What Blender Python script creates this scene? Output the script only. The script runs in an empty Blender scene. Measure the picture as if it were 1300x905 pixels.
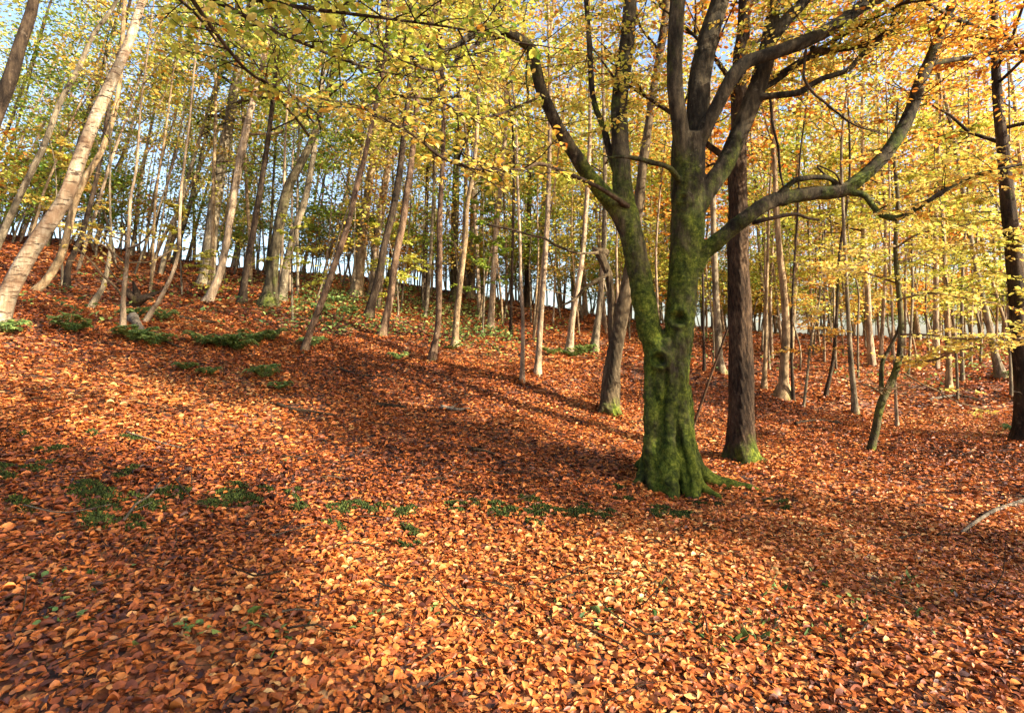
import bpy, math, random
import numpy as np
from math import radians as R

# ------------------------------------------------------------------ camera
FPX, CX, CY, PITCH, EYE = 722.0, 650.0, 406.5, R(3.0), 1.6
sc = bpy.context.scene
cam_data = bpy.data.cameras.new('camera')
cam = bpy.data.objects.new('camera', cam_data)
sc.collection.objects.link(cam)
cam.location = (0, 0, EYE)
cam.rotation_euler = (R(90) + PITCH, 0, 0)
cam_data.sensor_width = 36.0
cam_data.lens = 36.0 * FPX / 1300.0
cam_data.shift_y = -(452.5 - CY) / 1300.0
cam_data.clip_start = 0.05
cam_data.clip_end = 3000
sc.camera = cam

# ------------------------------------------------------------------ light
SUN_AZ = np.array([0.90, -0.43]); SUN_AZ = SUN_AZ / np.linalg.norm(SUN_AZ)   # ground direction towards the sun
SUN_EL = R(28)
world = bpy.data.worlds.new('World'); sc.world = world
world.use_nodes = True
wn = world.node_tree
sky = wn.nodes.new('ShaderNodeTexSky')
sky.sky_type = 'NISHITA'; sky.sun_disc = False
sky.sun_elevation = SUN_EL
sky.sun_rotation = math.atan2(SUN_AZ[0], SUN_AZ[1])
sky.air_density = 1.0; sky.dust_density = 3.0; sky.ozone_density = 1.0
bg = wn.nodes['Background']
wn.links.new(sky.outputs[0], bg.inputs[0])
bg.inputs[1].default_value = 0.12
sd = bpy.data.lights.new('sun', 'SUN'); sun = bpy.data.objects.new('sun', sd)
sc.collection.objects.link(sun)
sd.energy = 5.0; sd.angle = R(0.5); sd.color = (1.0, 0.89, 0.70)
from mathutils import Vector, Matrix
sv = Vector((SUN_AZ[0] * math.cos(SUN_EL), SUN_AZ[1] * math.cos(SUN_EL), math.sin(SUN_EL)))
sun.rotation_euler = sv.to_track_quat('Z', 'Y').to_euler()
sun.location = sv * 60
sc.view_settings.view_transform = 'Standard'
sc.view_settings.look = 'None'
sc.view_settings.gamma = 1
sc.view_settings.use_curve_mapping = False
sc.view_settings.exposure = 1.9
sc.cycles.max_bounces = 7
sc.cycles.diffuse_bounces = 4
sc.cycles.glossy_bounces = 2
sc.cycles.transmission_bounces = 4
sc.cycles.use_fast_gi = False

rng = np.random.default_rng(7)
random.seed(7)

# ------------------------------------------------------------------ pixels of the photograph -> points of the place
def P(px, py, Y):
    xc = (px - CX) / FPX; yc = (CY - py) / FPX
    dy = math.cos(PITCH) - yc * math.sin(PITCH)
    dz = math.sin(PITCH) + yc * math.cos(PITCH)
    return np.array([xc * Y / dy, Y, EYE + dz * Y / dy])

# ------------------------------------------------------------------ traced trees (base to top: px, py, width px), depth in metres
# name, label, depth, depth gained per metre of height, bark, hue, height, crown start, leaves, points
TR = []
def T(name, label, Y, dY, bark, hue, h, c0, nl, pts, **kw):
    dx, dy_ = pts[-1][0] - pts[0][0], pts[-1][1] - pts[0][1]; k = abs(dy_) / math.hypot(dx, dy_)      # widths were read along the rows of the picture
    pts = [(a, b, c * k * (.74 if bark == 'birch' else .84)) for a, b, c in pts]; nl = int(nl * .68)
    TR.append(dict(name=name, label=label, Y=Y, dY=dY, bark=bark, hue=hue, h=h, c0=c0, nl=nl, pts=pts, kw=kw))

T('birch_tree', 'pale leaning birch with dark banded bark at the left edge', 7.2, 0.05, 'birch', .45, 13, 7, 2600,
  [(-8, 412, 34), (7, 378, 32), (41, 316, 29), (80, 257, 26), (86, 245, 25), (114, 166, 21), (138, 111, 19), (159, 66, 16), (176, 17, 14), (186, -20, 12)])
T('woodland_tree', 'dark rough trunk leaning right in the top left corner', 6.4, 0.1, 'dark', .55, 11, 6, 2600,
  [(-75, 420, 26), (-40, 260, 23), (-14, 170, 21), (14, 97, 19), (24, 62, 17), (38, 21, 16), (44, -10, 14)])
T('woodland_tree', 'thin leaning grey tree rising behind the pale birch', 10, 0.1, 'grey', .35, 13, 6, 2600,
  [(-14, 335, 12), (3, 298, 11), (28, 242, 10), (55, 187, 9), (76, 131, 8), (100, 86, 8), (118, 45, 7), (145, 7, 6)])
T('woodland_tree', 'curved tan trunk with a swept base just right of the birch', 10.2, 0.1, 'tan', .3, 13, 6, 2400,
  [(33, 380, 13), (55, 361, 12), (74, 333, 12), (83, 306, 11), (97, 250, 11), (112, 220, 10), (131, 187, 9), (150, 120, 7)])
T('woodland_tree', 'short dark stem between the curved trunk and the white sapling', 11.5, 0.1, 'dark', .3, 11, 5, 1500,
  [(84, 372, 9), (87, 336, 8), (100, 309, 8), (112, 270, 7), (128, 200, 6)])
T('sapling', 'white barked sapling with bare spreading twigs on the left', 8.6, 0.0, 'pale', .5, 5.5, 3.0, 160,
  [(156, 424, 8), (157, 371, 6.5), (161, 336, 6), (164, 285, 5), (166, 250, 4), (173, 215, 3.5), (177, 159, 2.5)], bare=1)
T('sapling', 'curved grey sapling bowing away right of the white sapling', 9.0, 0.05, 'pale', .5, 7, 3.5, 500,
  [(184, 409, 6.5), (204, 378, 6), (218, 350, 5.5), (227, 319, 5), (228, 285, 4.5), (231, 230, 4), (240, 160, 3)])
T('sapling', 'leaning thin stem forked low behind the white sapling', 9.8, 0.0, 'grey', .4, 4.5, 2.5, 250,
  [(114, 392, 8), (131, 364, 7), (138, 333, 6), (141, 300, 4), (140, 270, 3)])
T('woodland_tree', 'slanting pale trunk left of the wide shaded trunk on the bank', 13, 0.1, 'pale', .25, 15, 5, 3000,
  [(262, 386, 13), (277, 354, 12), (284, 326, 11), (294, 271, 11), (298, 242, 11), (311, 173, 11), (325, 114, 9), (340, 50, 8)])
T('woodland_tree', 'wide shaded trunk on the left bank behind slimmer stems', 16, 0.1, 'grey', .2, 15, 6, 3000,
  [(262, 364, 23), (267, 302, 19), (276, 240, 18), (290, 160, 15)])
T('woodland_tree', 'upright reddish dark trunk in the middle of the left bank', 13, 0.05, 'dark', .3, 14, 5.5, 2600,
  [(307, 386, 12), (311, 354, 9), (322, 292, 9), (329, 250, 9), (336, 208, 8), (343, 156, 7), (350, 90, 6)])
T('woodland_tree', 'stout mossy trunk that leans right and forks high on the left bank', 13, 0.1, 'mossy', .3, 15, 6, 3200,
  [(341, 386, 24), (346, 345, 17), (350, 312, 16), (357, 275, 16), (367, 235, 15), (384, 204, 12), (401, 166, 11), (412, 131, 9), (425, 80, 8)])
T('woodland_tree', 'grey trunk close against the right of the stout mossy trunk', 13.6, 0.1, 'grey', .3, 15, 6, 2600,
  [(357, 386, 15), (363, 340, 12), (377, 285, 11), (388, 250, 10), (399, 190, 8), (408, 120, 7)])
T('woodland_tree', 'long reddish trunk leaning steeply right with ferns at its foot', 9.6, 0.1, 'red', .4, 12, 5, 2600,
  [(386, 446, 10), (394, 420, 10), (405, 392, 10.5), (426, 333, 10), (443, 281, 9), (450, 250, 8.5), (465, 190, 8), (478, 130, 7), (490, 60, 6)])
T('woodland_tree', 'thick tan trunk on the crest above the leaning reddish tree', 17, 0.1, 'tan', .3, 16, 6, 3000,
  [(453, 375, 18), (459, 319, 14), (465, 260, 13), (476, 180, 11)])
T('woodland_tree', 'bright pale trunk catching sun between two darker trunks', 17.5, 0.1, 'pale', .35, 16, 6, 3000,
  [(474, 373, 14), (477, 312, 12), (484, 265, 12), (494, 200, 10), (502, 120, 9)])
T('woodland_tree', 'dark trunk leaning right behind the straighter stem at centre left', 13, 0.1, 'dark', .4, 15, 5.5, 2600,
  [(467, 404, 14), (481, 350, 12), (488, 312, 11), (499, 267, 11), (507, 221, 10), (513, 170, 9), (520, 100, 7)])
T('woodland_tree', 'slender brown trunk with a dark foot at the top of the shaded slope', 11.5, 0.1, 'red', .45, 14, 5.5, 2400,
  [(484, 430, 14), (490, 405, 12), (495, 381, 11.5), (502, 330, 11), (511, 285, 10.5), (516, 250, 10), (524, 190, 9), (532, 110, 8)])
T('woodland_tree', 'thin wavy trunk standing forward on the open leaf slope', 10.2, 0.0, 'red', .5, 12, 5, 2000,
  [(548, 461, 12), (552, 437, 10), (556, 416, 9), (558, 354, 8.5), (558, 285, 8), (560, 240, 7.5), (563, 180, 7), (561, 100, 6)])
T('woodland_tree', 'slim tan trunk with moss at its foot right of the wavy trunk', 11.5, 0.0, 'tan', .5, 13, 5, 2200,
  [(577, 442, 10), (580, 399, 9), (585, 354, 8), (591, 302, 7.5), (593, 260, 7), (603, 200, 6.5), (608, 104, 5.5)])
T('woodland_tree', 'straight greenish trunk on the centre crest', 19, 0.0, 'mossy', .35, 16, 6, 2800, [(577, 378, 13), (577, 300, 12), (580, 200, 10)])
T('woodland_tree', 'grey trunk on the centre crest left of the bright sky gap', 20, 0.0, 'grey', .35, 16, 6, 2800, [(597, 380, 13), (600, 300, 12), (604, 200, 9)])
T('woodland_tree', 'small dark stem on the crest left of the wavy trunk', 18, 0.0, 'dark', .4, 12, 4, 1500, [(537, 397, 8), (540, 302, 7), (543, 220, 5)])
T('woodland_tree', 'pale stem in the bright sky gap at the centre', 15, 0.0, 'pale', .6, 14, 6, 1800, [(623, 418, 10), (625, 371, 8), (629, 312, 8), (635, 240, 7), (643, 150, 6)])
T('sapling', 'thinnest pinkish sapling at the sunlit edge of the slope', 9.6, 0.0, 'pale', .6, 9, 4.5, 700,
  [(663, 486, 7), (664, 406, 5.5), (661, 354, 5), (660, 302, 4.5), (657, 230, 4), (655, 150, 3)])
T('woodland_tree', 'pale pinkish tree whose foot stands in the sunlit band', 10, 0.0, 'pale', .6, 12, 5, 1800,
  [(682, 476, 10), (687, 399, 8), (692, 330, 7.5), (696, 250, 7), (698, 160, 6), (697, 60, 5)])
T('sapling', 'thin dark stem behind the two pale saplings', 14, 0.0, 'dark', .6, 11, 5, 1000, [(648, 430, 5), (650, 350, 4.5), (652, 250, 4)])
T('woodland_tree', 'pinkish trunk leaning right above the fern clump', 12.5, 0.0, 'pale', .6, 13, 5.5, 2000,
  [(722, 449, 11), (727, 402, 9), (738, 336, 8), (743, 278, 7), (748, 200, 6)])
T('woodland_tree', 'grey trunk right of the fern clump and left of the broken stem', 13, 0.0, 'grey', .5, 13, 5.5, 2000,
  [(754, 446, 12), (760, 399, 9), (764, 354, 8.5), (767, 300, 8), (768, 200, 6)])
T('woodland_tree', 'pale trunk on the crest behind the pinkish tree', 20, 0.0, 'pale', .6, 15, 6, 2400, [(684, 392, 11), (688, 330, 10), (692, 220, 8)])
T('woodland_tree', 'slim brown trunk on the crest left of the pale one', 20, 0.0, 'dark', .6, 14, 6, 1800, [(668, 392, 9), (671, 300, 8), (672, 200, 6)])
T('woodland_tree', 'grey trunk seen between the great beech and the brown trunk beside it', 13.5, 0.0, 'grey', .75, 14, 6, 2400,
  [(918, 480, 16), (914, 462, 12), (911, 419, 10.5), (909, 378, 10), (906, 300, 9), (904, 200, 7)])
T('sapling', 'very thin stem close to the right side of the great beech', 12, 0.0, 'dark', .7, 8, 5, 400, [(894, 466, 4), (893, 400, 3.5), (891, 300, 3)])
T('sapling', 'short sunlit pole behind and right of the brown trunk', 12.5, 0.0, 'tan', .7, 8, 4.6, 500, [(970, 490, 7), (972, 436, 5), (973, 380, 4.5), (976, 280, 4)])
T('woodland_tree', 'sunlit trunk with a broad shaded foot right of the brown trunk', 12, 0.0, 'tan', .85, 13, 5, 3000,
  [(994, 512, 25), (995, 488, 15), (996, 454, 12), (998, 419, 11), (994, 360, 10), (988, 300, 9), (983, 200, 7)])
T('sapling', 'thin dark stem touching the right of the broad footed trunk', 11.8, 0.0, 'dark', .8, 8, 4.2, 500, [(1007, 512, 5), (1005, 450, 4), (1006, 380, 3.5), (1012, 280, 3)])
T('sapling', 'leaning dark stem in the middle of the right hand slope', 12, 0.0, 'dark', .65, 8, 4.6, 500, [(1048, 504, 5.5), (1058, 455, 5), (1062, 404, 4.5), (1066, 320, 4)])
T('woodland_tree', 'straight grey pole left of the small crooked tree', 11, 0.0, 'grey', .6, 11, 5, 900,
  [(1086, 523, 8), (1080, 455, 7), (1077, 407, 6), (1072, 300, 5), (1068, 200, 4)])
T('sapling', 'thin lit stem behind the foot of the crooked tree', 10.4, 0.0, 'pale', .6, 7, 3.8, 300, [(1139, 547, 5), (1137, 500, 4), (1134, 430, 3.5), (1130, 330, 3)])
T('woodland_tree', 'grey trunk leaning left on the far right of the slope', 13.5, 0.0, 'grey', .6, 13, 5, 2200,
  [(1271, 480, 13), (1263, 449, 10), (1253, 401, 9), (1243, 360, 8.5), (1230, 290, 7)])
T('woodland_tree', 'slim upright trunk on the right behind the pale yellow branches', 12.8, 0.0, 'tan', .6, 12, 5, 1500, [(1205, 495, 8), (1204, 440, 7), (1201, 360, 6), (1196, 260, 5)])
T('sapling', 'thin pole beside the slim upright trunk on the right', 13.5, 0.0, 'grey', .6, 9, 4.2, 500, [(1222, 485, 5), (1221, 430, 4.5), (1222, 350, 4)])
T('sapling', 'thin stem near the far right edge by the dark trunk', 11.8, 0.0, 'grey', .6, 8, 4.2, 500, [(1284, 506, 4.5), (1282, 440, 4), (1279, 360, 3.5)])
T('woodland_tree', 'heavy dark trunk cut by the right edge under orange leaves', 8.2, 0.0, 'dark', .85, 12, 3.8, 4200,
  [(1304, 563, 30), (1299, 480, 24), (1294, 421, 23), (1291, 366, 22), (1287, 318, 21), (1281, 270, 19), (1274, 200, 16), (1266, 120, 13), (1262, 30, 11)])

# ------------------------------------------------------------------ terrain fitted through the feet of the trees
CP = []
for t in TR:
    p = t['pts'][0]
    if -20 < p[0] < 1310: CP.append(P(p[0], p[1], t['Y']))
for q in [(860, 615, 6.0), (948, 583, 7.3), (775, 531, 8.8), (1105, 575, 8.2),
          (0, 813, 2.5), (200, 813, 2.6), (450, 813, 2.8), (650, 813, 3.0), (900, 813, 3.1), (1100, 813, 3.2), (1300, 813, 3.2),
          (0, 560, 4.6), (250, 560, 5.2), (450, 560, 6.0), (650, 560, 6.9), (650, 640, 4.7), (300, 640, 4.1), (0, 660, 3.5),
          (1250, 660, 5.2), (1000, 660, 5.1), (0, 450, 6.8), (200, 470, 7.2), (380, 500, 7.4), (1290, 560, 7.9),
          (0, 300, 19), (-150, 290, 19), (100, 308, 20), (200, 328, 20.5), (320, 345, 21), (430, 350, 21.5), (520, 363, 22), (600, 376, 22.5),
          (700, 392, 23.5), (800, 408, 25), (900, 420, 27), (1000, 428, 29), (1100, 434, 30), (1200, 436, 30), (1350, 434, 30), (1500, 430, 30)]:
    CP.append(P(*q))
for x, y, z in [(-30, 34, 5.2), (-10, 38, 3.2), (8, 42, 1.2), (25, 46, -.4), (45, 46, -1.), (-45, 20, 9), (0, -6, -.7), (12, -8, -1.8), (-12, -6, 2.2),
                (20, 3, -1.0), (35, 10, -.6), (-25, 4, 5.6), (0, 0, 0.0), (-30, -20, 3.5), (0, -25, -3), (35, -20, -5)]:
    CP.append(np.array([x, y, z], float))
CP = np.array(CP)
def _U(r2): return np.where(r2 > 1e-9, r2 * np.log(np.maximum(r2, 1e-9)), 0)
_n = len(CP)
_K = _U(((CP[:, None, :2] - CP[None, :, :2]) ** 2).sum(-1)) + np.eye(_n) * 3.0
_Pm = np.hstack([np.ones((_n, 1)), CP[:, :2]])
_A = np.vstack([np.hstack([_K, _Pm]), np.hstack([_Pm.T, np.zeros((3, 3))])])
_w = np.linalg.solve(_A, np.concatenate([CP[:, 2], np.zeros(3)]))
def H(x, y):
    x = np.atleast_1d(np.asarray(x, float)); y = np.atleast_1d(np.asarray(y, float))
    xs = np.clip(x, -45, 45); ys = np.clip(y, -25, 48)
    out = np.empty_like(xs)
    for i in range(0, len(xs), 20000):
        a = xs[i:i + 20000]; b = ys[i:i + 20000]
        k = _U((a[:, None] - CP[None, :, 0]) ** 2 + (b[:, None] - CP[None, :, 1]) ** 2)
        out[i:i + 20000] = k @ _w[:_n] + _w[_n] + _w[_n + 1] * a + _w[_n + 2] * b
    d = np.hypot(x - xs, y - ys)
    out -= np.minimum(d * 0.12, 14)
    fade = np.clip(1 - d / 10, 0, 1)
    out += fade * (0.055 * np.sin(x * 1.7 + 1.3 * np.sin(y * .9)) * np.sin(y * 1.9 + .7 * np.sin(x * 1.1 + 1)) + 0.014 * np.sin(x * 5.3 + y * 2.1) * np.sin(y * 4.7 - x * 1.9))
    return out
def H1(x, y): return float(H(x, y)[0])
def ground_hit(px, py, y0=2.0, y1=30.0):
    Ys = np.linspace(y0, y1, 700)
    pts = np.array([P(px, py, v) for v in Ys])
    d = pts[:, 2] - H(pts[:, 0], pts[:, 1])
    idx = np.where(d < 0)[0]
    return pts[idx[0]] if len(idx) else pts[-1]

# ------------------------------------------------------------------ materials
def new_mat(name):
    m = bpy.data.materials.new(name); m.use_nodes = True
    nt = m.node_tree; nt.nodes.clear()
    out = nt.nodes.new('ShaderNodeOutputMaterial')
    return m, nt, out
def N(nt, t, **k):
    n = nt.nodes.new(t)
    for a, b in k.items():
        if a in n.inputs.keys() if hasattr(n.inputs, 'keys') else False: n.inputs[a].default_value = b
        else: setattr(n, a, b)
    return n
def ramp(nt, stops, interp='LINEAR'):
    r = nt.nodes.new('ShaderNodeValToRGB'); r.color_ramp.interpolation = interp
    e = r.color_ramp.elements
    e[0].position, e[0].color = stops[0][0], (*stops[0][1], 1)
    e[1].position, e[1].color = stops[-1][0], (*stops[-1][1], 1)
    for p, c in stops[1:-1]:
        x = e.new(p); x.color = (*c, 1)
    return r
def noise(nt, scale, detail=4, vec=None, rough=.55):
    n = nt.nodes.new('ShaderNodeTexNoise'); n.inputs['Scale'].default_value = scale; n.inputs['Detail'].default_value = detail
    n.inputs['Roughness'].default_value = rough
    if vec is not None: nt.links.new(vec, n.inputs['Vector'])
    return n
def mapping(nt, scale, src='Object'):
    tc = nt.nodes.new('ShaderNodeTexCoord'); mp = nt.nodes.new('ShaderNodeMapping')
    mp.inputs['Scale'].default_value = scale
    nt.links.new(tc.outputs[src], mp.inputs['Vector'])
    return mp.outputs['Vector']
def mix(nt, fac, a, b, typ='MIX'):
    m = nt.nodes.new('ShaderNodeMix'); m.data_type = 'RGBA'; m.blend_type = typ
    for s, i in ((fac, 0), (a, 6), (b, 7)):
        if isinstance(s, (int, float)): m.inputs[i].default_value = s
        elif isinstance(s, tuple): m.inputs[i].default_value = (*s, 1)
        else: nt.links.new(s, m.inputs[i])
    return m.outputs[2]

def leaf_material(name, stops, trans=0.4, rough=.55):
    m, nt, out = new_mat(name)
    at = nt.nodes.new('ShaderNodeAttribute'); at.attribute_name = 'hue'
    r = ramp(nt, stops); nt.links.new(at.outputs['Fac'], r.inputs[0])
    av = nt.nodes.new('ShaderNodeAttribute'); av.attribute_name = 'val'
    hs = nt.nodes.new('ShaderNodeHueSaturation')
    nt.links.new(r.outputs[0], hs.inputs['Color']); nt.links.new(av.outputs['Fac'], hs.inputs['Value'])
    ns = noise(nt, 45, 2, mapping(nt, (1, 1, 1)))
    mm = nt.nodes.new('ShaderNodeMapRange'); mm.inputs[1].default_value = .3; mm.inputs[2].default_value = .7
    mm.inputs[3].default_value = .75; mm.inputs[4].default_value = 1.15
    nt.links.new(ns.outputs[0], mm.inputs[0])
    cb = nt.nodes.new('ShaderNodeCombineColor')
    for i in range(3): nt.links.new(mm.outputs[0], cb.inputs[i])
    col = mix(nt, 1.0, hs.outputs[0], cb.outputs[0], 'MULTIPLY')
    pb = nt.nodes.new('ShaderNodeBsdfPrincipled'); pb.inputs['Roughness'].default_value = rough
    pb.inputs['Specular IOR Level'].default_value = .35
    nt.links.new(col, pb.inputs['Base Color'])
    if trans > 0:
        tr = nt.nodes.new('ShaderNodeBsdfTranslucent'); nt.links.new(col, tr.inputs['Color'])
        ms = nt.nodes.new('ShaderNodeMixShader'); ms.inputs[0].default_value = trans
        nt.links.new(pb.outputs[0], ms.inputs[1]); nt.links.new(tr.outputs[0], ms.inputs[2])
        nt.links.new(ms.outputs[0], out.inputs[0])
    else: nt.links.new(pb.outputs[0], out.inputs[0])
    return m

M = {}
M['leaf'] = leaf_material('autumn_leaf', [(0, (.13, .24, .03)), (.2, (.32, .40, .05)), (.4, (.54, .53, .07)), (.58, (.78, .62, .16)),
                                          (.72, (.78, .44, .06)), (.86, (.66, .22, .025)), (1, (.32, .09, .015))], .44)
M['copper'] = leaf_material('shade_copper_leaf', [(0, (.16, .14, .02)), (.5, (.30, .14, .03)), (1, (.26, .07, .015))], .12)  # near-opaque leaf so the crowns of the added shade trees block the sun
M['litter'] = leaf_material('fallen_leaf', [(0, (.025, .012, .010)), (.2, (.10, .03, .016)), (.45, (.35, .088, .022)), (.70, (.56, .175, .035)),
                                            (.88, (.60, .27, .085)), (1, (.64, .41, .15))], .15, .5)
M['green'] = leaf_material('green_frond', [(0, (.03, .08, .02)), (.5, (.10, .19, .05)), (1, (.34, .42, .11))], .4)
M['moss'] = leaf_material('moss', [(0, (.012, .020, .004)), (.5, (.035, .055, .008)), (1, (.12, .14, .02))], .2, .9)

def bark(name, base, dark, light, moss=0.0, band=False, scale=1.0, low=0.0, span=1.6, lich=.5, furrow=False):
    m, nt, out = new_mat(name)
    L = nt.links.new
    obj = mapping(nt, (1, 1, 1))
    v = mapping(nt, (9 * scale, 9 * scale, 2.4 * scale))
    n1 = noise(nt, 1.8, 8, v, .7)
    r = ramp(nt, [(.34, dark), (.5, base), (.68, light)]); L(n1.outputs[0], r.inputs[0])
    col = r.outputs[0]
    n2 = noise(nt, 2.6, 6, mapping(nt, (1, 1, .5)), .6)          # broad blotches
    r2 = ramp(nt, [(.40, (.45, .43, .40)), (.60, (1.4, 1.33, 1.2))]); L(n2.outputs[0], r2.inputs[0])
    col = mix(nt, 1.0, col, r2.outputs[0], 'MULTIPLY')
    nl = noise(nt, 11, 6, obj, .75); rl = ramp(nt, [(.60, (0, 0, 0)), (.66, (1, 1, 1))]); L(nl.outputs[0], rl.inputs[0])   # lichen crust
    col = mix(nt, mix(nt, lich, (0, 0, 0), rl.outputs[0]), col, tuple(min(.6, c * 1.7 + .02) for c in light))
    if band:
        nb = noise(nt, 2.2, 7, mapping(nt, (3.2, 3.2, 15)), .65)
        rb = ramp(nt, [(.53, (0, 0, 0)), (.60, (1, 1, 1))]); L(nb.outputs[0], rb.inputs[0])
        col = mix(nt, rb.outputs[0], col, (.05, .032, .022))
        nb2 = noise(nt, 1.6, 5, mapping(nt, (2, 2, 3))); rb2 = ramp(nt, [(.45, (0, 0, 0)), (.62, (1, 1, 1))]); L(nb2.outputs[0], rb2.inputs[0])
        col = mix(nt, mix(nt, .7, (0, 0, 0), rb2.outputs[0]), col, (.22, .125, .07))
    hgt = n1.outputs[0]
    if moss > 0:
        nm = noise(nt, 1.9, 9, mapping(nt, (1, 1, .55)), .72)
        gm = nt.nodes.new('ShaderNodeNewGeometry'); sx = nt.nodes.new('ShaderNodeSeparateXYZ'); L(gm.outputs['Position'], sx.inputs[0])
        hm = nt.nodes.new('ShaderNodeMapRange')
        hm.inputs[1].default_value = low; hm.inputs[2].default_value = low + span; hm.inputs[3].default_value = moss; hm.inputs[4].default_value = -.02
        L(sx.outputs['Z'], hm.inputs[0])
        ad = nt.nodes.new('ShaderNodeMath'); ad.operation = 'ADD'; L(nm.outputs[0], ad.inputs[0]); L(hm.outputs[0], ad.inputs[1])
        rm = ramp(nt, [(.58, (0, 0, 0)), (.74, (1, 1, 1))]); L(ad.outputs[0], rm.inputs[0])
        nm2 = noise(nt, 24, 8, obj, .8); rm2 = ramp(nt, [(.36, (.012, .026, .004)), (.50, (.072, .105, .012)), (.64, (.21, .25, .04))]); L(nm2.outputs[0], rm2.inputs[0])
        nm3 = noise(nt, 5, 7, obj, .75); rm3 = ramp(nt, [(.38, (.38, .42, .4)), (.62, (1.6, 1.4, 1.1))]); L(nm3.outputs[0], rm3.inputs[0])
        col = mix(nt, rm.outputs[0], col, mix(nt, 1.0, rm2.outputs[0], rm3.outputs[0], 'MULTIPLY'))
    pb = nt.nodes.new('ShaderNodeBsdfPrincipled'); pb.inputs['Roughness'].default_value = .9
    pb.inputs['Specular IOR Level'].default_value = .15
    L(col, pb.inputs['Base Color'])
    bp = nt.nodes.new('ShaderNodeBump'); bp.inputs['Strength'].default_value = 1.0; bp.inputs['Distance'].default_value = .06 if furrow else .035
    nf = noise(nt, 5 if not furrow else 2.4, 9, v, .75)
    L(nf.outputs[0], bp.inputs['Height'])
    b2 = nt.nodes.new('ShaderNodeBump'); b2.inputs['Strength'].default_value = .8; b2.inputs['Distance'].default_value = .02
    nf2 = noise(nt, 38, 6, obj, .8); L(nf2.outputs[0], b2.inputs['Height']); L(bp.outputs[0], b2.inputs['Normal'])
    L(b2.outputs[0], pb.inputs['Normal'])
    L(pb.outputs[0], out.inputs[0])
    return m
M['beech'] = bark('beech_bark', (.045, .036, .023), (.012, .010, .006), (.125, .10, .06), .25, low=1.3, span=3.8, lich=.45)
M['beech_small'] = bark('smooth_beech_bark', (.10, .075, .045), (.04, .03, .019), (.19, .145, .09), .26, low=.35, span=.75, lich=.3)
M['brown'] = bark('rough_bark', (.070, .044, .027), (.014, .009, .006), (.15, .10, .06), .26, scale=2.2, low=.05, span=.9, lich=.2, furrow=True)
M['birch'] = bark('birch_bark', (.40, .32, .23), (.22, .16, .10), (.62, .54, .43), 0, band=True, lich=.3)
M['dark'] = bark('dark_bark', (.055, .038, .026), (.018, .012, .009), (.11, .078, .05), .06, low=0, span=5, furrow=True, scale=1.4)
M['grey'] = bark('grey_bark', (.20, .165, .115), (.08, .063, .045), (.35, .29, .20), .08, low=0, span=6)
M['tan'] = bark('tan_bark', (.30, .215, .125), (.12, .08, .048), (.46, .345, .215), .06, low=0, span=6)
M['red'] = bark('reddish_bark', (.14, .088, .056), (.055, .032, .021), (.26, .18, .12), .04, low=0, span=6)
M['pale'] = bark('pale_bark', (.36, .27, .185), (.16, .115, .075), (.54, .43, .31), .04, low=0, span=6)
M['mossy'] = bark('mossy_bark', (.085, .07, .042), (.03, .024, .016), (.17, .14, .085), .12, low=1.5, span=7)
M['twig'] = bark('twig_bark', (.06, .04, .025), (.02, .015, .01), (.11, .08, .05), 0)
M['paletwig'] = bark('pale_twig_bark', (.27, .19, .11), (.15, .10, .055), (.40, .31, .18), 0)
M['deadwood'] = bark('dead_wood', (.20, .165, .125), (.08, .065, .05), (.33, .285, .23), .04)

# ground
m, nt, out = new_mat('leaf_litter_ground')
vv = mapping(nt, (1, 1, 1))
vo = nt.nodes.new('ShaderNodeTexVoronoi'); vo.inputs['Scale'].default_value = 15; nt.links.new(vv, vo.inputs['Vector'])
sp = nt.nodes.new('ShaderNodeSeparateColor'); nt.links.new(vo.outputs['Color'], sp.inputs[0])
r = ramp(nt, [(0, (.02, .012, .01)), (.35, (.10, .035, .018)), (.65, (.24, .075, .022)), (.85, (.34, .13, .04)), (1, (.42, .24, .10))]); nt.links.new(sp.outputs[0], r.inputs[0])
nz = noise(nt, .35, 5, vv); rz = ramp(nt, [(.42, (0, 0, 0)), (.64, (1, 1, 1))]); nt.links.new(nz.outputs[0], rz.inputs[0])
col = mix(nt, mix(nt, .55, (0, 0, 0), rz.outputs[0]), r.outputs[0], (.05, .028, .018))
pb = nt.nodes.new('ShaderNodeBsdfPrincipled'); pb.inputs['Roughness'].default_value = .9; nt.links.new(col, pb.inputs['Base Color'])
bp = nt.nodes.new('ShaderNodeBump'); bp.inputs['Distance'].default_value = .04; bp.inputs['Strength'].default_value = .8
nt.links.new(vo.outputs['Distance'], bp.inputs['Height']); nt.links.new(bp.outputs[0], pb.inputs['Normal'])
nt.links.new(pb.outputs[0], out.inputs[0]); M['ground'] = m

# ------------------------------------------------------------------ mesh helpers
def link(name, me, parent=None):
    o = bpy.data.objects.new(name, me); sc.collection.objects.link(o)
    if parent is not None: o.parent = parent
    return o
def np_mesh(name, V, F, mat, attrs=None, smooth=True):
    V = np.asarray(V, np.float32); F = np.asarray(F, np.int32)
    me = bpy.data.meshes.new(name)
    me.vertices.add(len(V)); me.vertices.foreach_set('co', V.ravel())
    k = F.shape[1]
    me.loops.add(F.size); me.loops.foreach_set('vertex_index', F.ravel())
    me.polygons.add(len(F)); me.polygons.foreach_set('loop_start', np.arange(0, F.size, k, dtype=np.int32))
    if smooth: me.polygons.foreach_set('use_smooth', np.ones(len(F), bool))
    me.update(calc_edges=True)
    if attrs:
        for n, a in attrs.items():
            at = me.attributes.new(n, 'FLOAT', 'POINT'); at.data.foreach_set('value', np.asarray(a, np.float32))
    me.materials.append(mat)
    return me
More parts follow.
